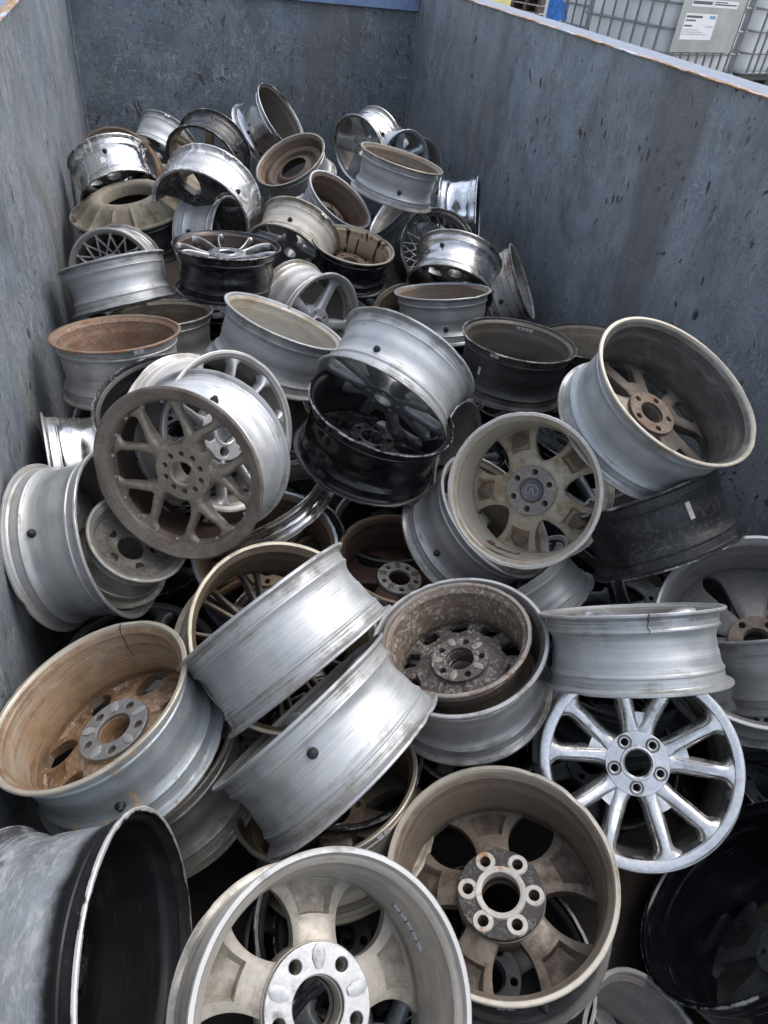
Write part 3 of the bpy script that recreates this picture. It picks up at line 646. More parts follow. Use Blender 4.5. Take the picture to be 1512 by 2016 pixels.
def sheet(bm, p0, p1, p2, p3, nu, nv, amp, sd, th):
    """wavy steel sheet with thickness; p0..p3 corners"""
    p0, p1, p2, p3 = map(Vector, (p0, p1, p2, p3)); nrm = (p1 - p0).cross(p3 - p0).normalized()
    F, B = [], []
    for i in range(nu + 1):
        for j in range(nv + 1):
            u, v = i / nu, j / nv
            q = (p0 * (1 - u) + p1 * u) * (1 - v) + (p3 * (1 - u) + p2 * u) * v
            e = min(1, 6 * min(u, 1 - u, v + .15, 1.15 - v))
            d = amp * e * (noise.noise(q * 1.6 + Vector((sd, 0, 0))) + .4 * noise.noise(q * 4.5 + Vector((sd, 3, 0))))
            F.append(bm.verts.new(q + nrm * d)); B.append(bm.verts.new(q + nrm * (d - th)))
    w = nv + 1
    for i in range(nu):
        for j in range(nv):
            a, b, c, d = i * w + j, (i + 1) * w + j, (i + 1) * w + j + 1, i * w + j + 1
            bm.faces.new((F[a], F[b], F[c], F[d])); bm.faces.new((B[d], B[c], B[b], B[a]))
    for i in range(nu):
        for j in (0, nv): bm.faces.new((F[i * w + j], F[(i + 1) * w + j], B[(i + 1) * w + j], B[i * w + j]))
    for j in range(nv):
        for i in (0, nu): bm.faces.new((F[i * w + j], F[i * w + j + 1], B[i * w + j + 1], B[i * w + j]))
zr = RIM - .004; DL = .047      # the left rim sits a little lower
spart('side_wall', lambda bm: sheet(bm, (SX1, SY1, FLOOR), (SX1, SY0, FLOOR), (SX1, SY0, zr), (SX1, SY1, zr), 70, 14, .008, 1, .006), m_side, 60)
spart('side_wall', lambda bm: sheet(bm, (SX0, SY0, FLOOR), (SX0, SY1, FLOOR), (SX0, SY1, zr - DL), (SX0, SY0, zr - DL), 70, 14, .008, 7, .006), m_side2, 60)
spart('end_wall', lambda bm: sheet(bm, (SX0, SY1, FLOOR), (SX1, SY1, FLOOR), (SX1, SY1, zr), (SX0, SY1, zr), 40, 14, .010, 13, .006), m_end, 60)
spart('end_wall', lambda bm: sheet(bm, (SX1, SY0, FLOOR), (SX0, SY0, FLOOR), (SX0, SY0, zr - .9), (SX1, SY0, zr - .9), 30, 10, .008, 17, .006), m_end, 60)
spart('floor_plate', lambda bm: box(bm, (SX0 - .005, SY0 - .005, FLOOR - .012), (SX1 + .005, SY1 + .005, FLOOR)), m_floor)
def rail(bm, lo, hi, inner):
    e = bm.verts.layers.float.new('edge'); n = 60
    ax = 1
    rows = []
    for i in range(n + 1):
        y = lo[1] + (hi[1] - lo[1]) * i / n; j = .003 * noise.noise((inner, y * 5, 0)) + .004 * noise.noise((inner, y * 1.2, 4))
        w_ = hi[0] - lo[0]
        sec = [(lo[0] + j, lo[2], 0), (lo[0] + j, hi[2] - .006, .6), (lo[0] + .004 + j, hi[2], 1), (lo[0] + .018 + j, hi[2], .45), (lo[0] + .035, hi[2], 0), (hi[0] - .035, hi[2], 0), (hi[0] - .018, hi[2], .45), (hi[0] - .004, hi[2], 1), (hi[0], hi[2] - .006, .6), (hi[0], lo[2], 0)]
        row = []
        for k, (x, z, ed) in enumerate(sec):
            v = bm.verts.new((x, y, z + .5 * j)); v[e] = ed if (k < 5) == (inner > 0) else ed * .2; row.append(v)
        rows.append(row)
    for A, B in zip(rows, rows[1:]):
        for k in range(10): bm.faces.new((A[k], A[(k + 1) % 10], B[(k + 1) % 10], B[k]))
    bm.faces.new(rows[0]); bm.faces.new(rows[-1][::-1])
mt_ = rail_top()
spart('top_rail', lambda bm: rail(bm, (SX1 + .016, SY0, RIM - .07), (SX1 + .19, SY1 + .08, RIM), 1), mt_)
spart('top_rail', lambda bm: rail(bm, (SX0 - .19, SY0, RIM - DL - .07), (SX0 - .016, SY1 - .04, RIM - DL), -1), mt_)
mr_ = rail_paint()
def rusty_edge():
    g = G('rusty_edge'); tc = g.n('ShaderNodeTexCoord').outputs['Object']; a = g.noise(g.scale(tc, (20, 5, 20)), 1., 8, .7); b = g.noise(tc, 60., 6, .7)
    col = g.mix(g.ramp(b, .3, .7), (.20, .10, .045), (.42, .26, .12)); col = g.mix(g.ramp(a, .40, .52), (.44, .47, .56), col)
    g.set(Base_Color=col, Roughness=.8); g.bump(b, .4, .004); return g.m
def lipstrip(bm, x0, x1, RIM):
    n = 150; rows = []
    for i in range(n + 1):
        y = SY0 + (SY1 - SY0) * i / n; j = .0035 * noise.noise((x0, y * 9, 0)) + .003 * noise.noise((x0, y * 31, 2))
        rows.append([bm.verts.new(p) for p in ((x0 + j, y, RIM - .0035), (x0 + j, y, RIM + .001 + j), (x1 - j, y, RIM + .001 + .5 * j), (x1, y, RIM - .0035))])
    for A, B in zip(rows, rows[1:]):
        for k in range(4): bm.faces.new((A[k], A[(k + 1) % 4], B[(k + 1) % 4], B[k]))
m_re = rusty_edge()
spart('rim_edge', lambda bm: lipstrip(bm, SX1 - .012, SX1 + .0158, RIM), m_re); spart('rim_edge', lambda bm: lipstrip(bm, SX0 - .0158, SX0 + .012, RIM - DL), m_re)
spart('end_beam', lambda bm: [box(bm, (SX0 + .004, SY1 - .035, RIM - .160), (SX1 - .005, SY1 + .08, RIM - .004))], mr_)
for yy in (-.6, .6, 1.8, 3.0, 4.2, 5.4):
    spart('wall_rib', lambda bm: box(bm, (SX1 + .016, yy - .05, FLOOR), (SX1 + .17, yy + .05, RIM - .071)), mr_)
    spart('wall_rib', lambda bm: box(bm, (SX0 - .17, yy - .05, FLOOR), (SX0 - .016, yy + .05, RIM - DL - .071)), mr_)
for xx in (SX0 + .3, SX1 - .42): spart('skid_rail', lambda bm: box(bm, (xx, SY0, .0), (xx + .12, SY1, FLOOR - .013)), m_floor)
# weld fillets in the far corners
for xx, s in ((SX0 + .004, 1), (SX1 - .004, -1)):
    spart('corner_fillet', lambda bm: tube(bm, [(xx, SY1 - .006, FLOOR), (xx, SY1 - .006, RIM - .162)], .014, 8), m_end)

# ---------------------------------------------------------------- the heap: one row per wheel
WHEELS = [  # kind, centre relative to the eye height, outward axis, width, radius, spoke style, finishes, label, spoke angle, extras
    ('alloy_wheel', (0.0179, 1.5555, -1.1469), (-0.4954, -0.8345, 0.2411), 0.1957, 0.2350, 'y5', 'silver', 'darkbrown', 'bronze', 'bronze two-piece wheel with five Y-shaped spokes and a wide tarnished lip', 2.649, {'lip': 0.03, 'lipf': 'bronzelip', 'lugs': 10, 'bolts': 1, 'valve': 1, 'mark': (0.855, -0.0489, 0.02, 0.012, 'greydirt')}),
    ('alloy_wheel', (0.0763, 1.7691, -1.1901), (0.5738, -0.7128, 0.4033), 0.2044, 0.2300, 'ten', 'offwhite', 'greyin', 'silver', 'silver ten-spoke wheel partly behind the bronze Y-spoke wheel', 1.638, {'lugs': 5, 'bigrec': 1}),
    ('alloy_wheel', (-0.0157, 1.9088, -1.2585), (0.0752, 0.1935, -0.9782), 0.2000, 0.2350, 'win5', 'black', 'blackin', 'black', 'black wheel with chipped white flange behind the bronze Y-spoke wheel', 0.000, {}),
    ('alloy_wheel', (-0.1806, 2.2866, -1.2253), (0.0472, -0.1706, -0.9842), 0.1984, 0.2100, 'win5', 'dull', 'rustin', 'dull', 'silver wheel lying open with a reddish rusty bore by the left wall', 0.000, {'valve': 1, 'weights': 1, 'lipf': 'rustlip', 'mark': (-1.623, -0.0397, 0.014, 0.008, 'whitepad')}),
    ('alloy_wheel', (-0.1924, 2.9134, -1.2196), (0.2021, -0.4173, -0.8860), 0.1778, 0.2100, 'win5', 'satin', 'greyin', 'silver', 'satin silver wheel lying flat across the front of the cross-laced wheel', 0.000, {}),
    ('alloy_wheel', (-0.2059, 3.2466, -1.2961), (-0.2374, -0.9443, 0.2278), 0.1800, 0.1850, 'mesh', 'dull', 'greyin', 'dull', 'cross-laced mesh wheel standing against the left wall', 0.000, {}),
    ('alloy_wheel', (0.2434, 2.9311, -1.1621), (0.0264, 0.0899, 0.9956), 0.1888, 0.2200, 'twinthin', 'gloss', 'darkbrown', 'machblk', 'gloss black wheel lying face up with bright machined twin spokes', 0.000, {}),
    ('truck_wheel', (-0.1174, 3.6656, -1.2419), (-0.1765, -0.0572, 0.9826), 0.1900, 0.2850, 'flute', 'dirtyblack', 'darkbrown', 'mud', 'muddy fluted truck wheel with a wide oval bore lying flat', 0.000, {}),
    ('alloy_wheel', (0.2257, 3.4894, -1.2436), (-0.8460, 0.5164, -0.1329), 0.2000, 0.1950, 'win5', 'satin', 'greyin', 'silver', 'small pale silver barrel lying on its side behind the gloss black wheel', 0.000, {'valve': 1}),
    ('alloy_wheel', (0.2145, 3.5266, -1.0884), (-0.4012, -0.8557, -0.3270), 0.1986, 0.2300, 'win5c', 'caked', 'darkin', 'black', 'tilted wheel caked with splashed white paint, beside the black old wheel', 0.000, {}),
    ('alloy_wheel', (0.2835, 4.2800, -1.0746), (-0.4573, -0.8455, -0.2756), 0.1789, 0.2100, 'five', 'black', 'tanin', 'gold', 'old black wheel with gold spoked face near the back wall', 0.000, {}),
    ('alloy_wheel', (0.0538, 5.2588, -1.2737), (-0.4843, -0.6490, -0.5868), 0.2056, 0.2000, 'five', 'satin', 'greyin', 'gun', 'pale silver wheel tipped face down closest to the back wall', 0.000, {}),
    ('alloy_wheel', (-0.2059, 3.9968, -1.1150), (-0.2438, 0.7163, 0.6538), 0.1978, 0.2000, 'win5', 'painted', 'blackin', 'dull', 'chromed wheel with long white paint runs in the far left corner', 0.000, {}),
    ('alloy_wheel', (-0.1944, 4.4399, -1.2272), (0.1955, 0.8886, -0.4149), 0.1800, 0.2250, 'win5', 'rusty', 'tanin', 'dull', 'rusty orange wheel mostly hidden behind the paint-run wheel', 0.000, {}),
    ('alloy_wheel', (0.7663, 5.3185, -1.1490), (-0.6850, 0.3766, -0.6236), 0.2479, 0.2350, 'multi', 'chrome', 'greybrown', 'dull', 'tall chrome wheel leaning high against the back wall', 0.000, {}),
    ('steel_wheel', (0.7539, 4.1994, -1.1242), (0.4937, 0.2215, -0.8409), 0.1735, 0.2100, 'steel', 'dull', 'brownin', 'brown', 'wheel with brown dusty dish and dark centre hole near the top of heap', 0.000, {'lipf': 'goldout'}),
    ('alloy_wheel', (0.8418, 3.6626, -1.1687), (-0.4568, 0.3170, -0.8311), 0.1819, 0.1900, 'win5', 'satin', 'brownin', 'brown', 'silver wheel tilted on edge showing its smooth brown inside, upper middle', 0.000, {}),
    ('alloy_wheel', (0.6131, 3.4319, -1.2475), (-0.5136, -0.7143, -0.4754), 0.1828, 0.2100, 'five', 'dirtywhite', 'blackin', 'gun', 'small mud-whitened wheel tipped down showing dark spokes', 0.000, {}),
    ('alloy_wheel', (1.2815, 4.6375, -1.0851), (-0.8149, -0.5558, -0.1645), 0.1895, 0.2100, 'star', 'polished', 'greyin', 'dull', 'five-pointed star wheel with round lug holes standing at top of heap', 1.406, {'lugs': 5, 'bigrec': 1}),
    ('alloy_wheel', (1.1523, 3.5911, -0.9746), (-0.2058, -0.0011, -0.9786), 0.1908, 0.2150, 'win5', 'dullgrey', 'browncrust', 'dull', 'satin silver wheel with crusty brown rim lying in front of the star wheel', 0.000, {'lipf': 'goldout'}),
    ('alloy_wheel', (1.4326, 4.5052, -1.1270), (0.3745, -0.9248, 0.0677), 0.1700, 0.1900, 'five', 'bluish', 'greyin', 'bluish', 'small bluish silver wheel with wide spokes behind the heap at right', 0.967, {}),
    ('alloy_wheel', (1.6266, 4.7608, -1.2454), (-0.3815, 0.9069, -0.1787), 0.1700, 0.2000, 'win5', 'dull', 'greyin', 'dull', 'grey wheel edge peeking out furthest right behind the heap', 0.000, {}),
    ('alloy_wheel', (1.6004, 3.7664, -1.2232), (-0.8916, 0.4187, -0.1725), 0.2070, 0.2150, 'win5', 'chrome', 'blackin', 'black', 'mirror chrome wheel with peeling band leaning on the right wall', 0.000, {}),
    ('alloy_wheel', (1.3323, 3.8742, -1.2564), (0.7513, -0.1766, -0.6359), 0.2000, 0.2150, 'five', 'bluish', 'greyin', 'dull', 'bluish grey barrel wedged under the crusty-rimmed silver wheel', 0.000, {}),
    ('alloy_wheel', (1.3566, 3.4794, -1.3188), (-0.0064, 0.8324, -0.5542), 0.2007, 0.2100, 'meshb', 'dirtyblack', 'darkchrome', 'bright', 'wheel seen from behind with silver mesh spokes beside the polished barrel', 0.000, {}),
    ('alloy_wheel', (1.3310, 3.0900, -1.2677), (0.4058, 0.6774, 0.6136), 0.1894, 0.2150, 'win5', 'polished', 'blackin', 'dull', 'polished barrel tipped with its dark opening downward near right wall', 0.000, {'valve': 1}),
    ('alloy_wheel', (1.1628, 2.7611, -1.3115), (0.0600, -0.2486, -0.9667), 0.2000, 0.2150, 'win5', 'dullgrey', 'browncrust', 'dull', 'plain silver-grey wheel lying open below the polished barrel', 0.000, {}),
    ('alloy_wheel', (1.6780, 3.1945, -1.3872), (-0.7793, 0.3591, -0.5136), 0.1776, 0.2000, 'win5', 'corr', 'greyin', 'dull', 'ridged wheel streaked with white and brown against the right wall', 0.000, {}),
    ('alloy_wheel', (1.1894, 3.1546, -1.5398), (0.1993, 0.2073, -0.9578), 0.1800, 0.2100, 'win5', 'goldout', 'goldin', 'dull', 'gold-toned wheel edge behind the plain silver-grey wheel', 0.000, {}),
    ('alloy_wheel', (0.8544, 3.2555, -1.2612), (-0.1002, 0.1084, -0.9890), 0.1662, 0.2000, 'win5', 'gloss', 'dripin', 'brown', 'black wheel with tan inside streaked by black drips', 0.000, {'lipf': 'goldout'}),
    ('alloy_wheel', (0.5579, 2.8347, -1.3631), (0.5447, -0.8381, 0.0310), 0.2007, 0.2350, 'five', 'dirtysil', 'greyin', 'silver', 'grimy silver five-spoke wheel with riveted lip in the upper middle', 1.556, {'lip': 0.02, 'lugs': 5, 'lipf': 'dull', 'bolts': 1}),
    ('alloy_wheel', (0.3678, 2.4311, -1.2686), (-0.3599, -0.1170, -0.9256), 0.2139, 0.2350, 'win5', 'satin', 'creamin', 'dull', 'large satin silver wheel lying tilted with a clean cream inside', 0.000, {}),
    ('alloy_wheel', (-0.0380, 2.8566, -1.4217), (0.0396, -0.1825, -0.9824), 0.2000, 0.2150, 'win5', 'dull', 'tanin', 'dull', 'tan-lined wheel between the flat silver wheel and the rusty-bored one', 0.000, {}),
    ('alloy_wheel', (-0.3210, 1.9504, -1.4355), (0.9837, 0.1606, -0.0803), 0.2000, 0.2000, 'win5', 'polished', 'greyin', 'dull', 'shiny chrome barrel on its side beside the left wall', 0.000, {}),
    ('alloy_wheel', (-0.2817, 1.5559, -1.3759), (-0.9325, 0.1980, -0.3020), 0.2005, 0.2350, 'win5', 'dull2', 'greyin', 'dull', 'big dull silver wheel standing at the left wall with a steel wheel inside', 0.000, {'valve': 1}),
    ('steel_wheel', (-0.1796, 1.5104, -1.3913), (0.4515, -0.2534, 0.8556), 0.1573, 0.1380, 'steel2', 'dirtysil', 'greyin', 'greydirt', 'small dirty steel wheel with five bolt holes sitting inside a bigger one', 0.000, {'lugs': 5}),
    ('alloy_wheel', (-0.2064, 1.7977, -1.7383), (-0.5650, 0.7931, -0.2274), 0.2000, 0.2250, 'win5', 'dark', 'greyin', 'dull', 'dark grey barrel below the bronze Y-spoke wheel', 0.000, {}),
    ('broken_rim', (0.2413, 1.7891, -1.5131), (0.4239, -0.2851, -0.8596), 0.0782, 0.2250, 'none', 'polished', 'greyin', 'dull', 'broken-off rim section with a jagged torn edge', 0.000, {'partial': (0, 5.2)}),
    ('alloy_wheel', (0.2136, 1.5985, -1.5939), (0.0961, 0.2234, -0.9700), 0.2000, 0.2250, 'multi', 'bluish', 'brownin', 'rusty', 'bluish-rimmed wheel with brown inside under the broken rim section', 0.000, {}),
    ('alloy_wheel', (0.6711, 1.8960, -1.1270), (-0.6197, -0.5686, -0.5410), 0.1927, 0.2400, 'twin5', 'satin', 'silverin', 'gun', 'large satin barrel with gunmetal twin-spoke face dipping into a black wheel', 0.182, {'lugs': 5, 'valve': 1, 'dish': 0.006}),
    ('alloy_wheel', (0.5825, 1.7900, -1.2560), (-0.2106, 0.0508, -0.9763), 0.2039, 0.2400, 'win5', 'gloss', 'blackin', 'black', 'glossy black wheel holding the tilted gunmetal-faced wheel', 0.000, {}),
    ('alloy_wheel', (0.8991, 1.9864, -1.5184), (-0.7197, 0.6635, -0.2043), 0.2004, 0.2300, 'win5', 'bluish', 'greyin', 'dull', 'smooth blue-grey barrel between the black wheel and the cream wheel', 0.000, {}),
    ('alloy_wheel', (1.2655, 2.2208, -1.2721), (-0.0682, -0.0733, -0.9950), 0.2074, 0.2250, 'win5', 'dirtyblack', 'greybrown', 'black', 'black wheel lying open with four small balance weights inside its rim', 0.000, {'wts_in': 1, 'mark': (-0.942, -0.0052, 0.012, 0.03, 'whitepad')}),
    ('alloy_wheel', (1.6952, 2.3492, -1.3595), (0.0207, -0.1248, -0.9920), 0.2000, 0.2250, 'win5', 'dirtyblack', 'tanin', 'dull', 'weathered pale-rimmed wheel touching the right wall', 0.000, {}),
    ('alloy_wheel', (1.2952, 1.4231, -0.9876), (-0.1716, 0.3638, -0.9155), 0.2058, 0.2550, 'twin5', 'satin2', 'darkin', 'rustspk', 'largest silver wheel leaning right with rusty hub and dark spokes inside', 2.651, {'lugs': 5, 'rusthub': 1, 'lipf': 'paleflange'}),
    ('alloy_wheel', (0.9664, 1.4211, -1.2416), (0.6743, 0.5526, -0.4898), 0.1905, 0.2250, 'win5e', 'crustwhite', 'creamin', 'creamdirt', 'cream wheel seen from behind with corroded hub and dead leaves', 1.031, {'lugs': 6, 'cap': 1, 'crusthub': 1, 'pk': 1}),
    ('alloy_wheel', (0.8678, 1.5053, -1.4580), (-0.4505, 0.2730, -0.8500), 0.2007, 0.2250, 'five', 'dullgrey', 'tanin', 'dull', 'grey barrel lying on its side underneath the cream wheel', 0.000, {}),
    ('alloy_wheel', (1.3377, 1.2904, -1.3011), (0.2603, -0.6889, -0.6765), 0.2103, 0.2300, 'win5', 'scuffblack', 'blackin', 'black', 'scuffed matt black wheel under the largest wheel at right', 0.000, {'weights': 0, 'mark': (2.88, -0.0263, 0.016, 0.05, 'whitepad')}),
    ('alloy_wheel', (1.4469, 0.8861, -1.3957), (0.4301, 0.1972, -0.8810), 0.2000, 0.2700, 'win7s', 'dull', 'greydark', 'greydark', 'dark grey wheel cut by right edge with rusty bore ring', 1.240, {'rusthub': 1}),
    ('alloy_wheel', (1.5608, 0.8430, -1.4409), (0.1003, -0.7425, -0.6623), 0.2000, 0.2350, 'win5', 'dullgrey', 'greyin', 'dull', 'grey barrel cut by the right edge beneath the rusty bored wheel', 0.000, {}),
    ('alloy_wheel', (0.9909, 0.8587, -1.2792), (0.0667, 0.7189, 0.6919), 0.1773, 0.2150, 'five', 'satin2', 'greyin', 'silver', 'clean silver barrel with a cracked rim lying on the machined wheel', 0.000, {'crk': ('out', 0.384)}),
    ('alloy_wheel', (0.9852, 0.6983, -1.5261), (-0.3366, -0.5491, 0.7650), 0.1900, 0.2350, 'v5', 'silver', 'darkin', 'brightface', 'bright wheel with five split V spokes facing up at right', 1.733, {'lugs': 5, 'lugrec': 1, 'ring': 0.026}),
    ('alloy_wheel', (0.6204, 1.0062, -1.4201), (0.2786, -0.1365, -0.9507), 0.1700, 0.1900, 'win10', 'rustgrey', 'crustin', 'crustface', 'corroded wheel with crusted white dish nested in a larger rim', 0.627, {'lugs': 5}),
    ('alloy_wheel', (0.6306, 0.9980, -1.4486), (0.2571, -0.1063, -0.9605), 0.2006, 0.2250, 'five', 'dull', 'darkin', 'dull', 'larger silver rim cradling the corroded crusted wheel', 0.000, {'weights': 1}),
    ('alloy_wheel', (0.1837, 1.0535, -1.2966), (-0.5024, 0.7125, 0.4898), 0.1951, 0.2350, 'five', 'brushed', 'greyin', 'gun', 'upper of two big silver barrels leaning diagonally in the middle', 0.000, {}),
    ('alloy_wheel', (0.2306, 0.8104, -1.3586), (-0.5470, 0.7023, 0.4556), 0.1837, 0.2400, 'five', 'brushed', 'greyin', 'silver', 'lower of two big silver barrels leaning diagonally, nearest the viewer', 0.000, {}),
    ('alloy_wheel', (0.1769, 1.1782, -1.4681), (-0.2515, 0.4301, -0.8671), 0.2000, 0.2500, 'multi', 'goldout', 'goldin', 'rustspk', 'bronze-rimmed wheel with many thin spokes behind the upper diagonal barrel', 0.000, {'rusthub': 1}),
    ('alloy_wheel', (0.6330, 1.5114, -1.6358), (-0.0677, -0.0152, -0.9976), 0.1800, 0.2150, 'win5', 'rusty', 'rustdark', 'rustdark', 'dark rusty brown wheel with pale round hub plate', 1.277, {'lugs': 5, 'palehub': 1}),
    ('alloy_wheel', (1.0376, 1.3644, -1.6120), (-0.5006, 0.5843, 0.6387), 0.1608, 0.1850, 'win5', 'white', 'blackin', 'dull', 'small off-white wheel with rust-edged flange beside the cream wheel', 0.000, {'rustedge': 1}),
    ('alloy_wheel', (-0.2202, 0.9790, -1.4202), (0.3446, -0.1666, -0.9239), 0.1985, 0.2250, 'win7', 'bluepale', 'tanbrown', 'tanmelt', 'large wheel with golden brown inside and cracked rim at left', 0.556, {'lugs': 5, 'alupad': 1, 'hs': 1.1, 'lipf': 'paleflange', 'crk': ('in', 0.838)}),
    ('alloy_wheel', (-0.1204, 0.9715, -1.6759), (0.4116, -0.2667, -0.8715), 0.1870, 0.2250, 'five', 'dirtysil', 'greyin', 'dull', 'dull metal wheel stacked right under the golden brown one', 0.000, {}),
    ('alloy_wheel', (-0.2771, 0.5046, -1.4454), (-0.9601, 0.1663, -0.2248), 0.2506, 0.2550, 'five', 'chippy', 'blackin', 'black', 'huge chipped grey and black wheel in the bottom left corner', 0.000, {'weights': 0, 'valve': 0}),
    ('alloy_wheel', (0.1159, 0.3287, -1.3349), (-0.2189, 0.3502, -0.9107), 0.1921, 0.2250, 'win5c', 'cream', 'champin', 'champface', 'champagne wheel seen from behind at bottom centre with bright hub', 1.541, {'lugs': 5, 'alupad': 1, 'wts_strip': 1, 'hs': 1.22, 'lipf': 'dull'}),
    ('alloy_wheel', (0.5592, 0.5024, -1.5772), (0.2095, -0.0661, -0.9756), 0.1992, 0.2400, 'win5d', 'dirtyblack', 'brownish', 'brownface', 'brown-grey wheel with six white bolt pads around its bore', 2.228, {'lugs': 6, 'padholes': 1, 'lipf': 'paleflange', 'hs': 1.27}),
    ('alloy_wheel', (1.1679, 0.2991, -1.6638), (0.5911, -0.6720, -0.4461), 0.2500, 0.2700, 'twin5', 'gloss', 'gloss', 'dark', 'huge gloss black wheel in the bottom right corner', -0.505, {}),
    ('alloy_wheel', (0.7512, 0.1250, -1.8473), (-0.4888, 0.1411, -0.8609), 0.2000, 0.2300, 'win5', 'dull', 'greyin', 'dull', 'pale grey wheel edge at the very bottom, under the brown-grey wheel', 0.000, {}),
    ('alloy_wheel', (1.6383, 0.6325, -1.5051), (-0.9545, -0.2824, 0.0954), 0.2000, 0.2250, 'v5', 'silver', 'greyin', 'brightface', 'bright spoked wheel cut off by the right edge below the grey barrel', 0.000, {}),
    ('alloy_wheel', (0.2626, 0.8025, -1.6753), (0.2397, -0.3535, -0.9042), 0.2000, 0.2300, 'win5', 'goldout', 'goldin', 'rustspk', 'tan-rimmed wheel with rusty hub beneath the lower diagonal barrel', 0.000, {'rusthub': 1}),
]
for (nm, c, n, wd, R, st, fo, fi, ff, lb, ph, ex) in WHEELS:
    wheel(nm, (c[0], c[1], c[2] + CZ), n, wd, R, st, fo, fi, ff, lb, ph, ex)
# dark filler wheels added below to blacken gaps and block light; only slivers show
_r = random.Random(21); k = 0
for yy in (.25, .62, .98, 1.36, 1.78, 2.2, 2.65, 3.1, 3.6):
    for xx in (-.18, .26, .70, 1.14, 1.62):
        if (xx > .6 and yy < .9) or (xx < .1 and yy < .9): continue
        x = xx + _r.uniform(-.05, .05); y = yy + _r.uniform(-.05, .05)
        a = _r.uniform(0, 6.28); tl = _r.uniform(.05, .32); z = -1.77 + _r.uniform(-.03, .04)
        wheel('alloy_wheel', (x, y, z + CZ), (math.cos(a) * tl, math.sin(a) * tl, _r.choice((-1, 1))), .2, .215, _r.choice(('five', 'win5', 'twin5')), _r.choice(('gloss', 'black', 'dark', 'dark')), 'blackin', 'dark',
              'dark shadowed wheel buried in a gap beneath the upper wheels', _r.uniform(0, 6), {}, 'dark filler wheels added under the heap')
for x, y, z, tx, ty in ((1.06, .86, -1.83, .1, .2), (.56, .42, -1.84, -.05, .06), (1.52, .66, -1.80, -.2, .1), (.30, .55, -1.83, .1, -.15)):  # hand-placed dark fillers added for the remaining gaps
    wheel('alloy_wheel', (x, y, z + CZ), (tx, ty, -1), .2, .215, 'five', 'gloss', 'blackin', 'dark', 'dark shadowed wheel buried in a gap beneath the upper wheels', x * 9, {}, 'dark filler wheels added under the heap')
# ---------------------------------------------------------------- liquid totes beyond the right wall
def plastic():
    g = G('tote_plastic'); tc = g.n('ShaderNodeTexCoord').outputs['Object']; a = g.noise(tc, 5., 5)
    g.set(Base_Color=g.mix(g.ramp(a, .3, .7), (.78, .80, .80), (.86, .87, .86)), Roughness=.42, Subsurface_Weight=.15, Subsurface_Radius=(.05, .05, .05)); return g.m
def simple(name, col, met=0., rough=.5, var=.15, sc=12.):
    g = G(name); tc = g.n('ShaderNodeTexCoord').outputs['Object']; a = g.noise(tc, sc, 6)
    g.set(Base_Color=g.mix(g.ramp(a, .3, .7), tuple(c * (1 - var) for c in col), tuple(c * (1 + var) for c in col)), Metallic=met, Roughness=rough); return g.m
m_pl = plastic(); m_cage = simple('cage_steel', (.27, .28, .30), .6, .45); m_plate = simple('plate_steel', (.45, .47, .48), .75, .36, .12, 5.); m_pallet = simple('tote_pallet', (.03, .03, .032), .0, .6)
m_paper = simple('paper', (.78, .79, .80), 0., .6, .04, 3.); m_ink = simple('ink', (.10, .11, .13), 0., .6); m_inkb = simple('ink_blue', (.18, .32, .52), 0., .6)
def rsq(w, d, r, n=6):
    out = []
    for cx, cy, a0 in ((w - r, d - r, 0), (-w + r, d - r, PI / 2), (-w + r, -d + r, PI), (w - r, -d + r, 1.5 * PI)):
        for k in range(n + 1):
            a = a0 + PI / 2 * k / n; out.append((cx + r * math.cos(a), cy + r * math.sin(a)))
    return out
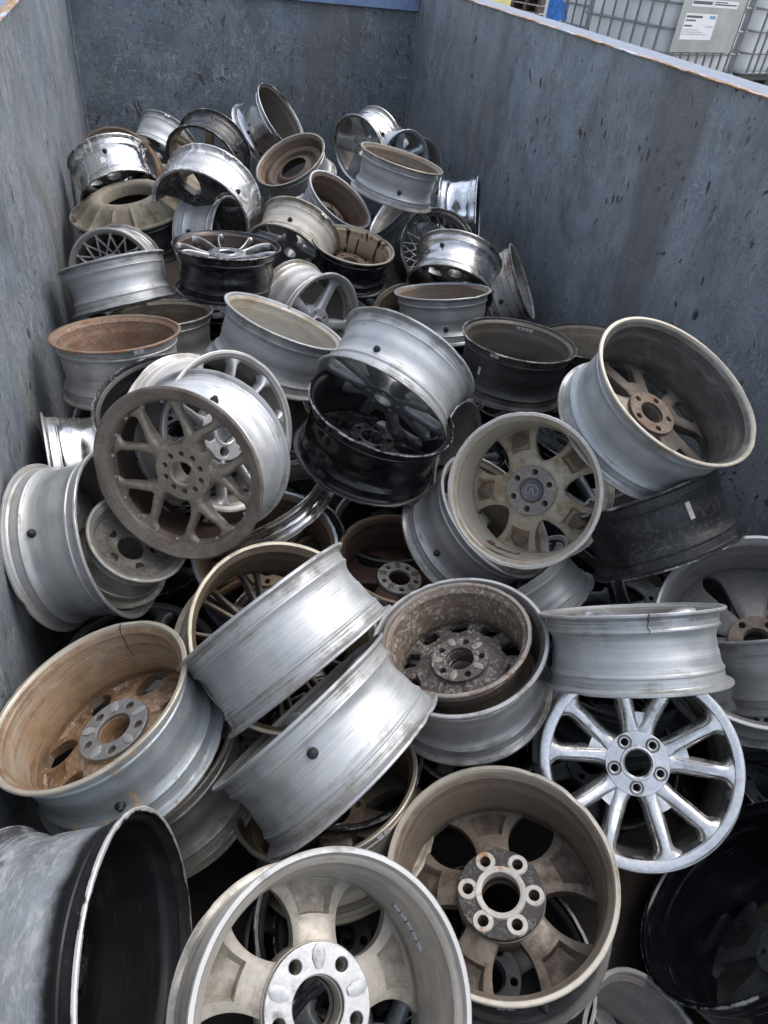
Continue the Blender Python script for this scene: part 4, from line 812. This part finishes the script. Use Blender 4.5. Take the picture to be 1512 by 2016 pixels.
def tote(loc, rz, label, plate_=True):
    root = bpy.data.objects.new('liquid_tote', None); COL.objects.link(root); root.location = loc; root.rotation_euler = (0, 0, rz)
    tag(root, label, 'tote', 'stacked liquid totes outside the skip')
    bm = bmesh.new(); prof = [(.0, .16), (.02, .15), (.035, .19), (.035, .30), (.03, .34), (.035, .38), (.035, .60), (.03, .64), (.035, .68), (.035, 1.02), (.02, 1.09), (-.05, 1.11)]
    rows = []
    for dx, z in prof:
        rows.append([bm.verts.new((x, y, z)) for x, y in rsq(.56 + dx - .04, .46 + dx - .04, .12)])
    m = len(rows[0])
    for A, B in zip(rows, rows[1:]):
        for k in range(m): bm.faces.new((A[k], A[(k + 1) % m], B[(k + 1) % m], B[k]))
    bm.faces.new(rows[0][::-1]); bm.faces.new(rows[-1])
    tk = link('tank', finish(bm, 'tank', m_pl, 50), root)
    bm = bmesh.new(); lathe(bm, [(.0001, 1.155), (.07, 1.155), (.075, 1.15), (.075, 1.11)], 24); link('cap', finish(bm, 'cap', m_pallet), tk)
    # cage
    loopw, loopd = .592, .492
    for z in (.16, .32, .49, .66, .83, 1.0, 1.11):
        bm = bmesh.new(); p = rsq(loopw, loopd, .10); tube(bm, [(x, y, z) for x, y in p + p[:2]], 0.0115, 6, cap=False); link('hoop_bar', finish(bm, 'hoop_bar', m_cage, 60), root)
    for s in (-1, 1):
        for x in [-.48 + .12 * i for i in range(9)]:
            bm = bmesh.new(); tube(bm, [(x, s * (loopd + .008), .15), (x, s * (loopd + .008), 1.11)], 0.0115, 6); link('upright_bar', finish(bm, 'upright_bar', m_cage, 60), root)
        for y in [-.38 + .127 * i for i in range(7)]:
            bm = bmesh.new(); tube(bm, [(s * (loopw + .008), y, .15), (s * (loopw + .008), y, 1.11)], 0.0115, 6); link('upright_bar', finish(bm, 'upright_bar', m_cage, 60), root)
    if plate_:
        bm = bmesh.new(); box(bm, (-.56, -loopd - .024, .335), (.33, -loopd - .0185, .72)); pl = link('label_plate', finish(bm, 'label_plate', m_plate), root)
        yy = -loopd - .0245
        bm = bmesh.new(); box(bm, (-.485, yy - .0012, .425), (-.04, yy, .605)); pp = link('paper_label', finish(bm, 'paper_label', m_paper), pl)
        # the photographed print is too small to read: grey rows stand for it, as they look there
        def row(name, x0, x1, z, hgt, m, par):
            b2 = bmesh.new(); box(b2, (x0, yy - .0018, z), (x1, yy - .0013, z + hgt)); link(name, finish(b2, name, m), par)
        row('print_row', -.47, -.25, .575, .016, m_ink, pp); row('print_row', -.47, -.33, .552, .011, m_ink, pp); row('print_row', -.47, -.36, .515, .011, m_ink, pp)
        row('print_row', -.17, -.06, .515, .007, m_plate, pp); row('print_block', -.15, -.06, .572, .022, m_inkb, pp)
        for i, z in enumerate((.49, .475, .46)): row('print_row', -.47, -.25 + .06 * ((i * 7) % 3), z, .005, m_plate, pp)
        bm = bmesh.new(); box(bm, (-.45, yy - .0012, .652), (.21, yy, .70)); p2 = link('paper_label', finish(bm, 'paper_label', m_paper), pl)
        row('print_row', -.44, -.17, .668, .022, m_ink, p2); row('print_row', -.15, -.145, .656, .04, m_ink, p2); row('print_row', -.13, .19, .668, .010, m_ink, p2); row('print_row', -.13, .05, .684, .008, m_ink, p2)
    # pallet
    bm = bmesh.new()
    box(bm, (-.60, -.50, .10), (.60, .50, .14)); pa = link('pallet', finish(bm, 'pallet', m_pallet), root)
    for x in (-.52, 0, .52):
        for y in (-.42, 0, .42):
            bm = bmesh.new(); box(bm, (x - .07, y - .07, .0), (x + .07, y + .07, .099)); link('foot_block', finish(bm, 'foot_block', m_pallet), pa)
    return root
for (x, y, r, lb, pl) in ((4.54, 6.71, .354, 'white caged liquid tote bearing a steel label plate', True), (4.84, 7.74, .3, 'white caged liquid tote behind the one with the label plate', False), (5.78, 7.24, .354, 'white caged liquid tote at the far right edge on a black pallet', False)):
    tote((x, y, 1.16), r, lb, pl)
    tote((x, y, 0.0), r, {True: 'lower tote carrying the label-plate tote', False: 'lower tote in the stack ' + ('behind' if y > 7.5 else 'at the right edge')}[pl], False)
# ---------------------------------------------------------------- things at the top edge
def tyre(loc, R, w, tilt, label):
    bm = bmesh.new(); prof = []
    for k in range(18):
        a = 2 * PI * k / 18; x = math.cos(a); z = math.sin(a)
        prof.append((R - .075 + .075 * math.copysign(abs(x) ** .7, x), w / 2 * math.copysign(abs(z) ** .6, z)))
    lathe(bm, prof, 64, closed=True); bmesh.ops.recalc_face_normals(bm, faces=bm.faces)
    me = finish(bm, 'tyre', simple('tyre_rubber', (.018, .018, .02), 0., .65), 60); o = link('old_tyre', me, None, loc); o.rotation_euler = tilt
    tag(o, label, 'tyre', 'old tyres outside the skip'); return o
for (x, y, z, R_, w_, lb) in ((11.4, 26.2, .15, .55, .3, 'large black tyre lying flat beyond the right wall'), (10.9, 23.0, .14, .5, .28, 'black tyre lying nearest the blue board'), (11.0, 23.1, .42, .48, .26, 'black tyre stacked on another beside the blue board')):
    tyre((x, y, z), R_, w_, (.03, .05, 0), lb)
def pallet_stack(loc, rz, n):
    for i in range(n):
        r = bpy.data.objects.new('wooden_pallet', None); COL.objects.link(r); r.location = (loc[0], loc[1], i * .145); r.rotation_euler = (0, 0, rz + .03 * math.sin(i * 3))
        tag(r, 'whitewashed wooden pallet in the stack behind the blue board', 'pallet', 'stacked pallets outside the skip')
        bm = bmesh.new()
        for k in range(7): box(bm, (-.6, -.4 + .117 * k, .122), (.6, -.4 + .117 * k + .09, .143))
        link('deck', finish(bm, 'deck', m_wood), r)
        for k in (-.35, 0, .35):
            bm = bmesh.new(); box(bm, (-.6, k - .04, .0), (.6, k + .04, .121)); link('bearer', finish(bm, 'bearer', m_dark), r)
m_wood = simple('pale_wood', (.50, .48, .44), 0., .7); m_dark = simple('dark_wood', (.10, .06, .045), 0., .7); m_blue = simple('blue_board', (.03, .16, .50), 0., .5, .35, 9.); m_white = simple('white_frame', (.62, .63, .64), 0., .5)
pallet_stack((8.75, 17.9), .5, 10)
sg = bpy.data.objects.new('framed_board', None); COL.objects.link(sg); sg.location = (8.02, 15.6, 0); sg.rotation_euler = (-.10, 0, -.45)
tag(sg, 'blue board in a white frame leaning outside the right wall', 'board')
bm = bmesh.new(); box(bm, (-.21, -.012, .60), (.21, .012, 1.75)); link('panel', finish(bm, 'panel', m_blue), sg)
for x0, x1, z0, z1 in ((-.27, -.211, .0, 1.81), (.211, .27, .0, 1.81), (-.2105, .2105, .54, .599), (-.2105, .2105, 1.751, 1.81)):
    bm = bmesh.new(); box(bm, (x0, -.022, z0), (x1, .022, z1)); link('frame_bar', finish(bm, 'frame_bar', m_white), sg)
ps = tag(link('post', finish((lambda b: (box(b, (8.55, 19.0, 0), (8.68, 19.13, 2.2)), b)[1])(bmesh.new()), 'post', m_dark)), 'rust-brown post standing behind the stacked pallets', 'post')
def dry():
    g = G('dry_grass'); tc = g.n('ShaderNodeTexCoord').outputs['Object']; a = g.noise(tc, 1.2, 8, .7)
    g.set(Base_Color=g.mix(g.ramp(a, .3, .7), (.16, .17, .05), (.45, .38, .10)), Roughness=.9); return g.m
bm = bmesh.new(); vs = [bm.verts.new(p) for p in ((2, 27.5, .004), (60, 22, .004), (90, 90, .004), (-20, 90, .004))]; bm.faces.new(vs)
tag(link('grass_verge', finish(bm, 'grass_verge', dry())), kind='structure')
# dead leaves caught in the cream wheel
m_leaf = simple('dead_leaf', (.13, .07, .045), 0., .8, .4, 60.)

LEAVES = [((0.831, 1.3428, -1.3627), (0.463, 0.201, 0.863)), ((0.8417, 1.3285, -1.3641), (0.404, 0.279, 0.871)), ((0.8538, 1.3139, -1.3639), (0.338, 0.359, 0.87)), ((0.8711, 1.2954, -1.361), (0.243, 0.46, 0.854)), ((0.8714, 1.2951, -1.3609), (0.242, 0.462, 0.854)), ((0.8888, 1.2789, -1.3552), (0.147, 0.55, 0.822)), ((0.9887, 1.404, -1.4527), (0.28, 0.423, 0.862)), ((1.0114, 1.4726, -1.4889), (0.417, 0.262, 0.87)), ((0.9751, 1.4314, -1.4589), (0.387, 0.3, 0.872))]
_q = random.Random(5)
for (p, n) in LEAVES:
    bm = bmesh.new(); rows = []; L = _q.uniform(.012, .021); wd = L * _q.uniform(.35, .55); cu = _q.uniform(.2, .7)
    for i in range(7):
        t = i / 6; w_ = wd * math.sin(PI * (t * .92 + .04)) ** .8
        rows.append([bm.verts.new(((t - .5) * 2 * L, u * w_, cu * (u * u * w_ + .3 * L * (2 * t - 1) ** 2) + .0015 * _q.uniform(-1, 1))) for u in (-1, -.5, 0, .5, 1)])
    for A, B in zip(rows, rows[1:]):
        for k in range(4): bm.faces.new((A[k], A[k + 1], B[k + 1], B[k]))
    tube(bm, [(-L * 1.5, 0, .002), (-L, 0, cu * .3 * L), (L * .8, 0, cu * .25 * L)], .0007, 5)
    o = link('dead_leaf', finish(bm, 'dead_leaf', m_leaf, 60)); z = Vector(n)
    o.matrix_world = Matrix.Translation((p[0], p[1], p[2] + CZ)) @ z.to_track_quat('Z', 'Y').to_matrix().to_4x4() @ Matrix.Rotation(_q.uniform(0, 6.28), 4, 'Z') @ Matrix.Rotation(_q.uniform(-.5, .5), 4, 'X')
    tag(o, 'curled brown dead leaf lying in the bottom of the cream wheel', 'leaf', 'dead leaves in the cream wheel')
